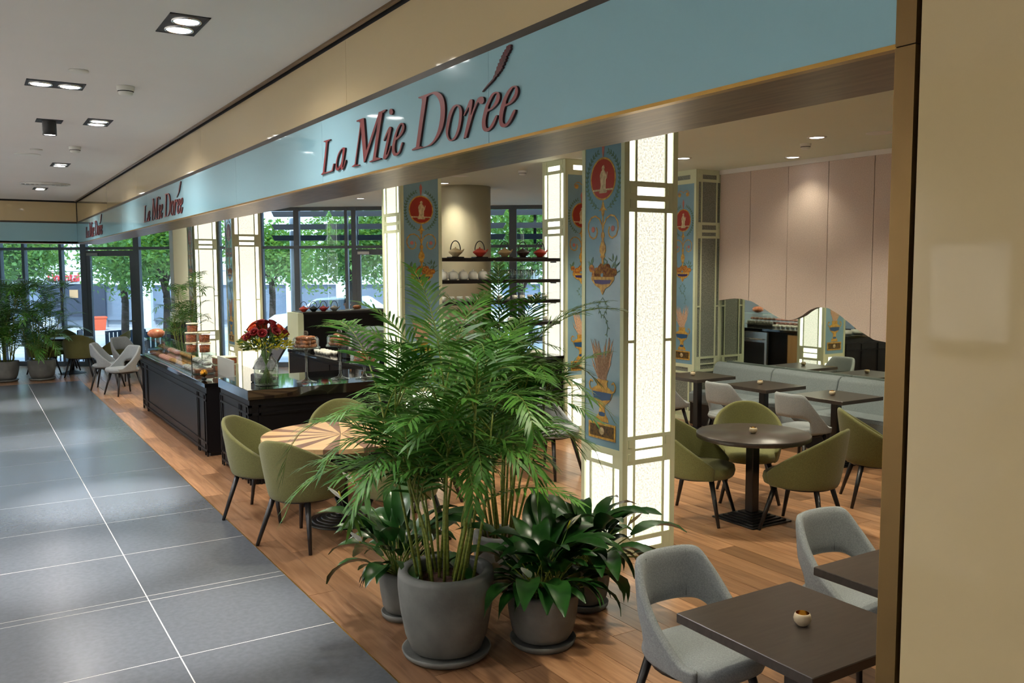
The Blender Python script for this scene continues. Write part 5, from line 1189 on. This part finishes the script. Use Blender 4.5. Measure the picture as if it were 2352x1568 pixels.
# parked white car
m_car = mat('white_car_paint', S(238, 240, 244), .15, coat=.6, noise=.02)
def car(tt, dd, lab):
    t = thing('parked_car', lab, 'car', fac(tt, dd) + (GZ,), math.atan2(FU.y, FU.x), 'parked white cars')
    side = [(-2.1, .35), (-2.15, .75), (-1.9, .92), (-1.2, 1.0), (-.6, 1.42), (.7, 1.45), (1.35, 1.02), (2.0, .92), (2.15, .7), (2.1, .35)]
    o = MB().poly(side, -.85, .85, plane='XZ').build('body', m_car, t); baked(o, [('BEVEL', dict(width=.09, segments=3))])
    MB().poly([(-1.05, 1.02), (-.55, 1.36), (.62, 1.39), (1.15, 1.03)], -.86, .86, plane='XZ').build('side_window', m_bgl, t)
    for x in (-1.3, 1.3):
        for y in (-.8, .8):
            w_ = MB().lathe([(.2, -.1), (.32, -.09), (.32, .09), (.2, .1)], 20).build('wheel', m_black, t, (x, y, .32)); w_.rotation_euler = (PI / 2, 0, 0)
            MB().lathe([(.001, -.105), (.19, -.1), (.19, .1), (.001, .105)], 16).build('hub_cap', m_steel, w_)
car(3.8, 8.0, 'white car parked outside seen over the black cabinet'); car(8.6, 9.6, 'second white car parked farther right outside')
# person walking past outside
def person(x, y, z, rz, lab):
    t = thing('person', lab, 'person', (x, y, z), rz)
    V = [(0, 0, .86), (0, 0, 1.08), (0, 0, 1.28), (0, 0, 1.37), (.0, .0, 1.42)]; E = [(0, 1), (1, 2), (2, 3), (3, 4)]; Rr = [.14, .13, .14, .05, .05]
    for s in (-1, 1):
        b = len(V); V += [(0, s * .15, 1.30), (.01, s * .20, 1.05), (.06, s * .21, .82), (.08, s * .21, .74)]; E += [(2, b), (b, b + 1), (b + 1, b + 2), (b + 2, b + 3)]; Rr += [.055, .045, .034, .03]
        for f, (dx, dy, l) in enumerate(((.03, -.025, .07), (.012, -.01, .085), (0, .004, .08), (-.012, .016, .065))):
            c = len(V); V += [(.08 + dx, s * .21 + s * dy, .74 - l * .6), (.085 + dx * 1.1, s * .21 + s * dy, .74 - l)]; E += [(b + 3, c), (c, c + 1)]; Rr += [.009, .008]
        c = len(V); V += [(.115, s * .19, .73), (.125, s * .185, .70)]; E += [(b + 3, c), (c, c + 1)]; Rr += [.010, .009]
        b = len(V); V += [(0, s * .09, .80), (.02, s * .095, .45), (0, s * .1, .07), (.1, s * .105, .035)]; E += [(0, b), (b, b + 1), (b + 1, b + 2), (b + 2, b + 3)]; Rr += [.085, .06, .042, .035]
    me = bpy.data.meshes.new('body'); me.from_pydata(V, E, []); o = mobj('body', me, [], t)
    md = o.modifiers.new('skin', 'SKIN'); sv = me.skin_vertices[0].data
    for i, r in enumerate(Rr): sv[i].radius = (r, r)
    sv[0].use_root = True
    md2 = o.modifiers.new('sub', 'SUBSURF'); md2.levels = md2.render_levels = 1
    me2 = bpy.data.meshes.new_from_object(o.evaluated_get(bpy.context.evaluated_depsgraph_get())); o.modifiers.clear(); o.data = me2
    skin = mat('skin', S(176, 124, 98), .6, noise=.2); cl = mat('dark_clothes', S(34, 36, 44), .9, noise=.4, nscale=30)
    me2.materials.append(cl); me2.materials.append(skin)
    for p in me2.polygons: p.use_smooth = True; p.material_index = 1 if p.center.z > 1.33 or (p.center.z < .80 and abs(p.center.y) > .17) else 0
    hd = MB().rings([[(.0 + .078 * q * math.cos(a) + .012 * (1 - q), .066 * q * math.sin(a), zz) for a in [2 * PI * i / 16 for i in range(16)]] for q, zz in ((.25, 1.385), (.62, 1.40), (.85, 1.43), (.98, 1.48), (1, 1.53), (.92, 1.57), (.68, 1.60), (.2, 1.615))], smooth=True)
    hd.ball((.083, 0, 1.485), .013, 8, sz=1.5)
    for s in (-1, 1): hd.ball((-.005, s * .069, 1.49), .015, 8, sz=1.6)
    h = hd.build('head', skin, t)
    e = MB()
    for s in (-1, 1): e.ball((.072, s * .027, 1.507), .009, 8)
    e.build('eyes', m_white, h); MB().box(.074, -.02, 1.44, .08, .02, 1.447).build('mouth', mat('lips', S(150, 80, 74), .5), h)
    MB().rings([[(-.012 + .088 * q * math.cos(a), .076 * q * math.sin(a), zz + (.03 * math.cos(a) if zz < 1.55 else 0)) for a in [2 * PI * i / 16 for i in range(16)]] for q, zz in ((.98, 1.51), (1.02, 1.55), (.95, 1.59), (.7, 1.622), (.2, 1.635))], smooth=True).build('hair', mat('black_hair', S(20, 18, 18), .6, noise=.4, nscale=60, stretch=(1, 1, 8)), h)
p = fac(5.80, .9); person(p[0], p[1], GZ, R(250), 'dark-haired person in dark clothes standing outside behind the window frame')
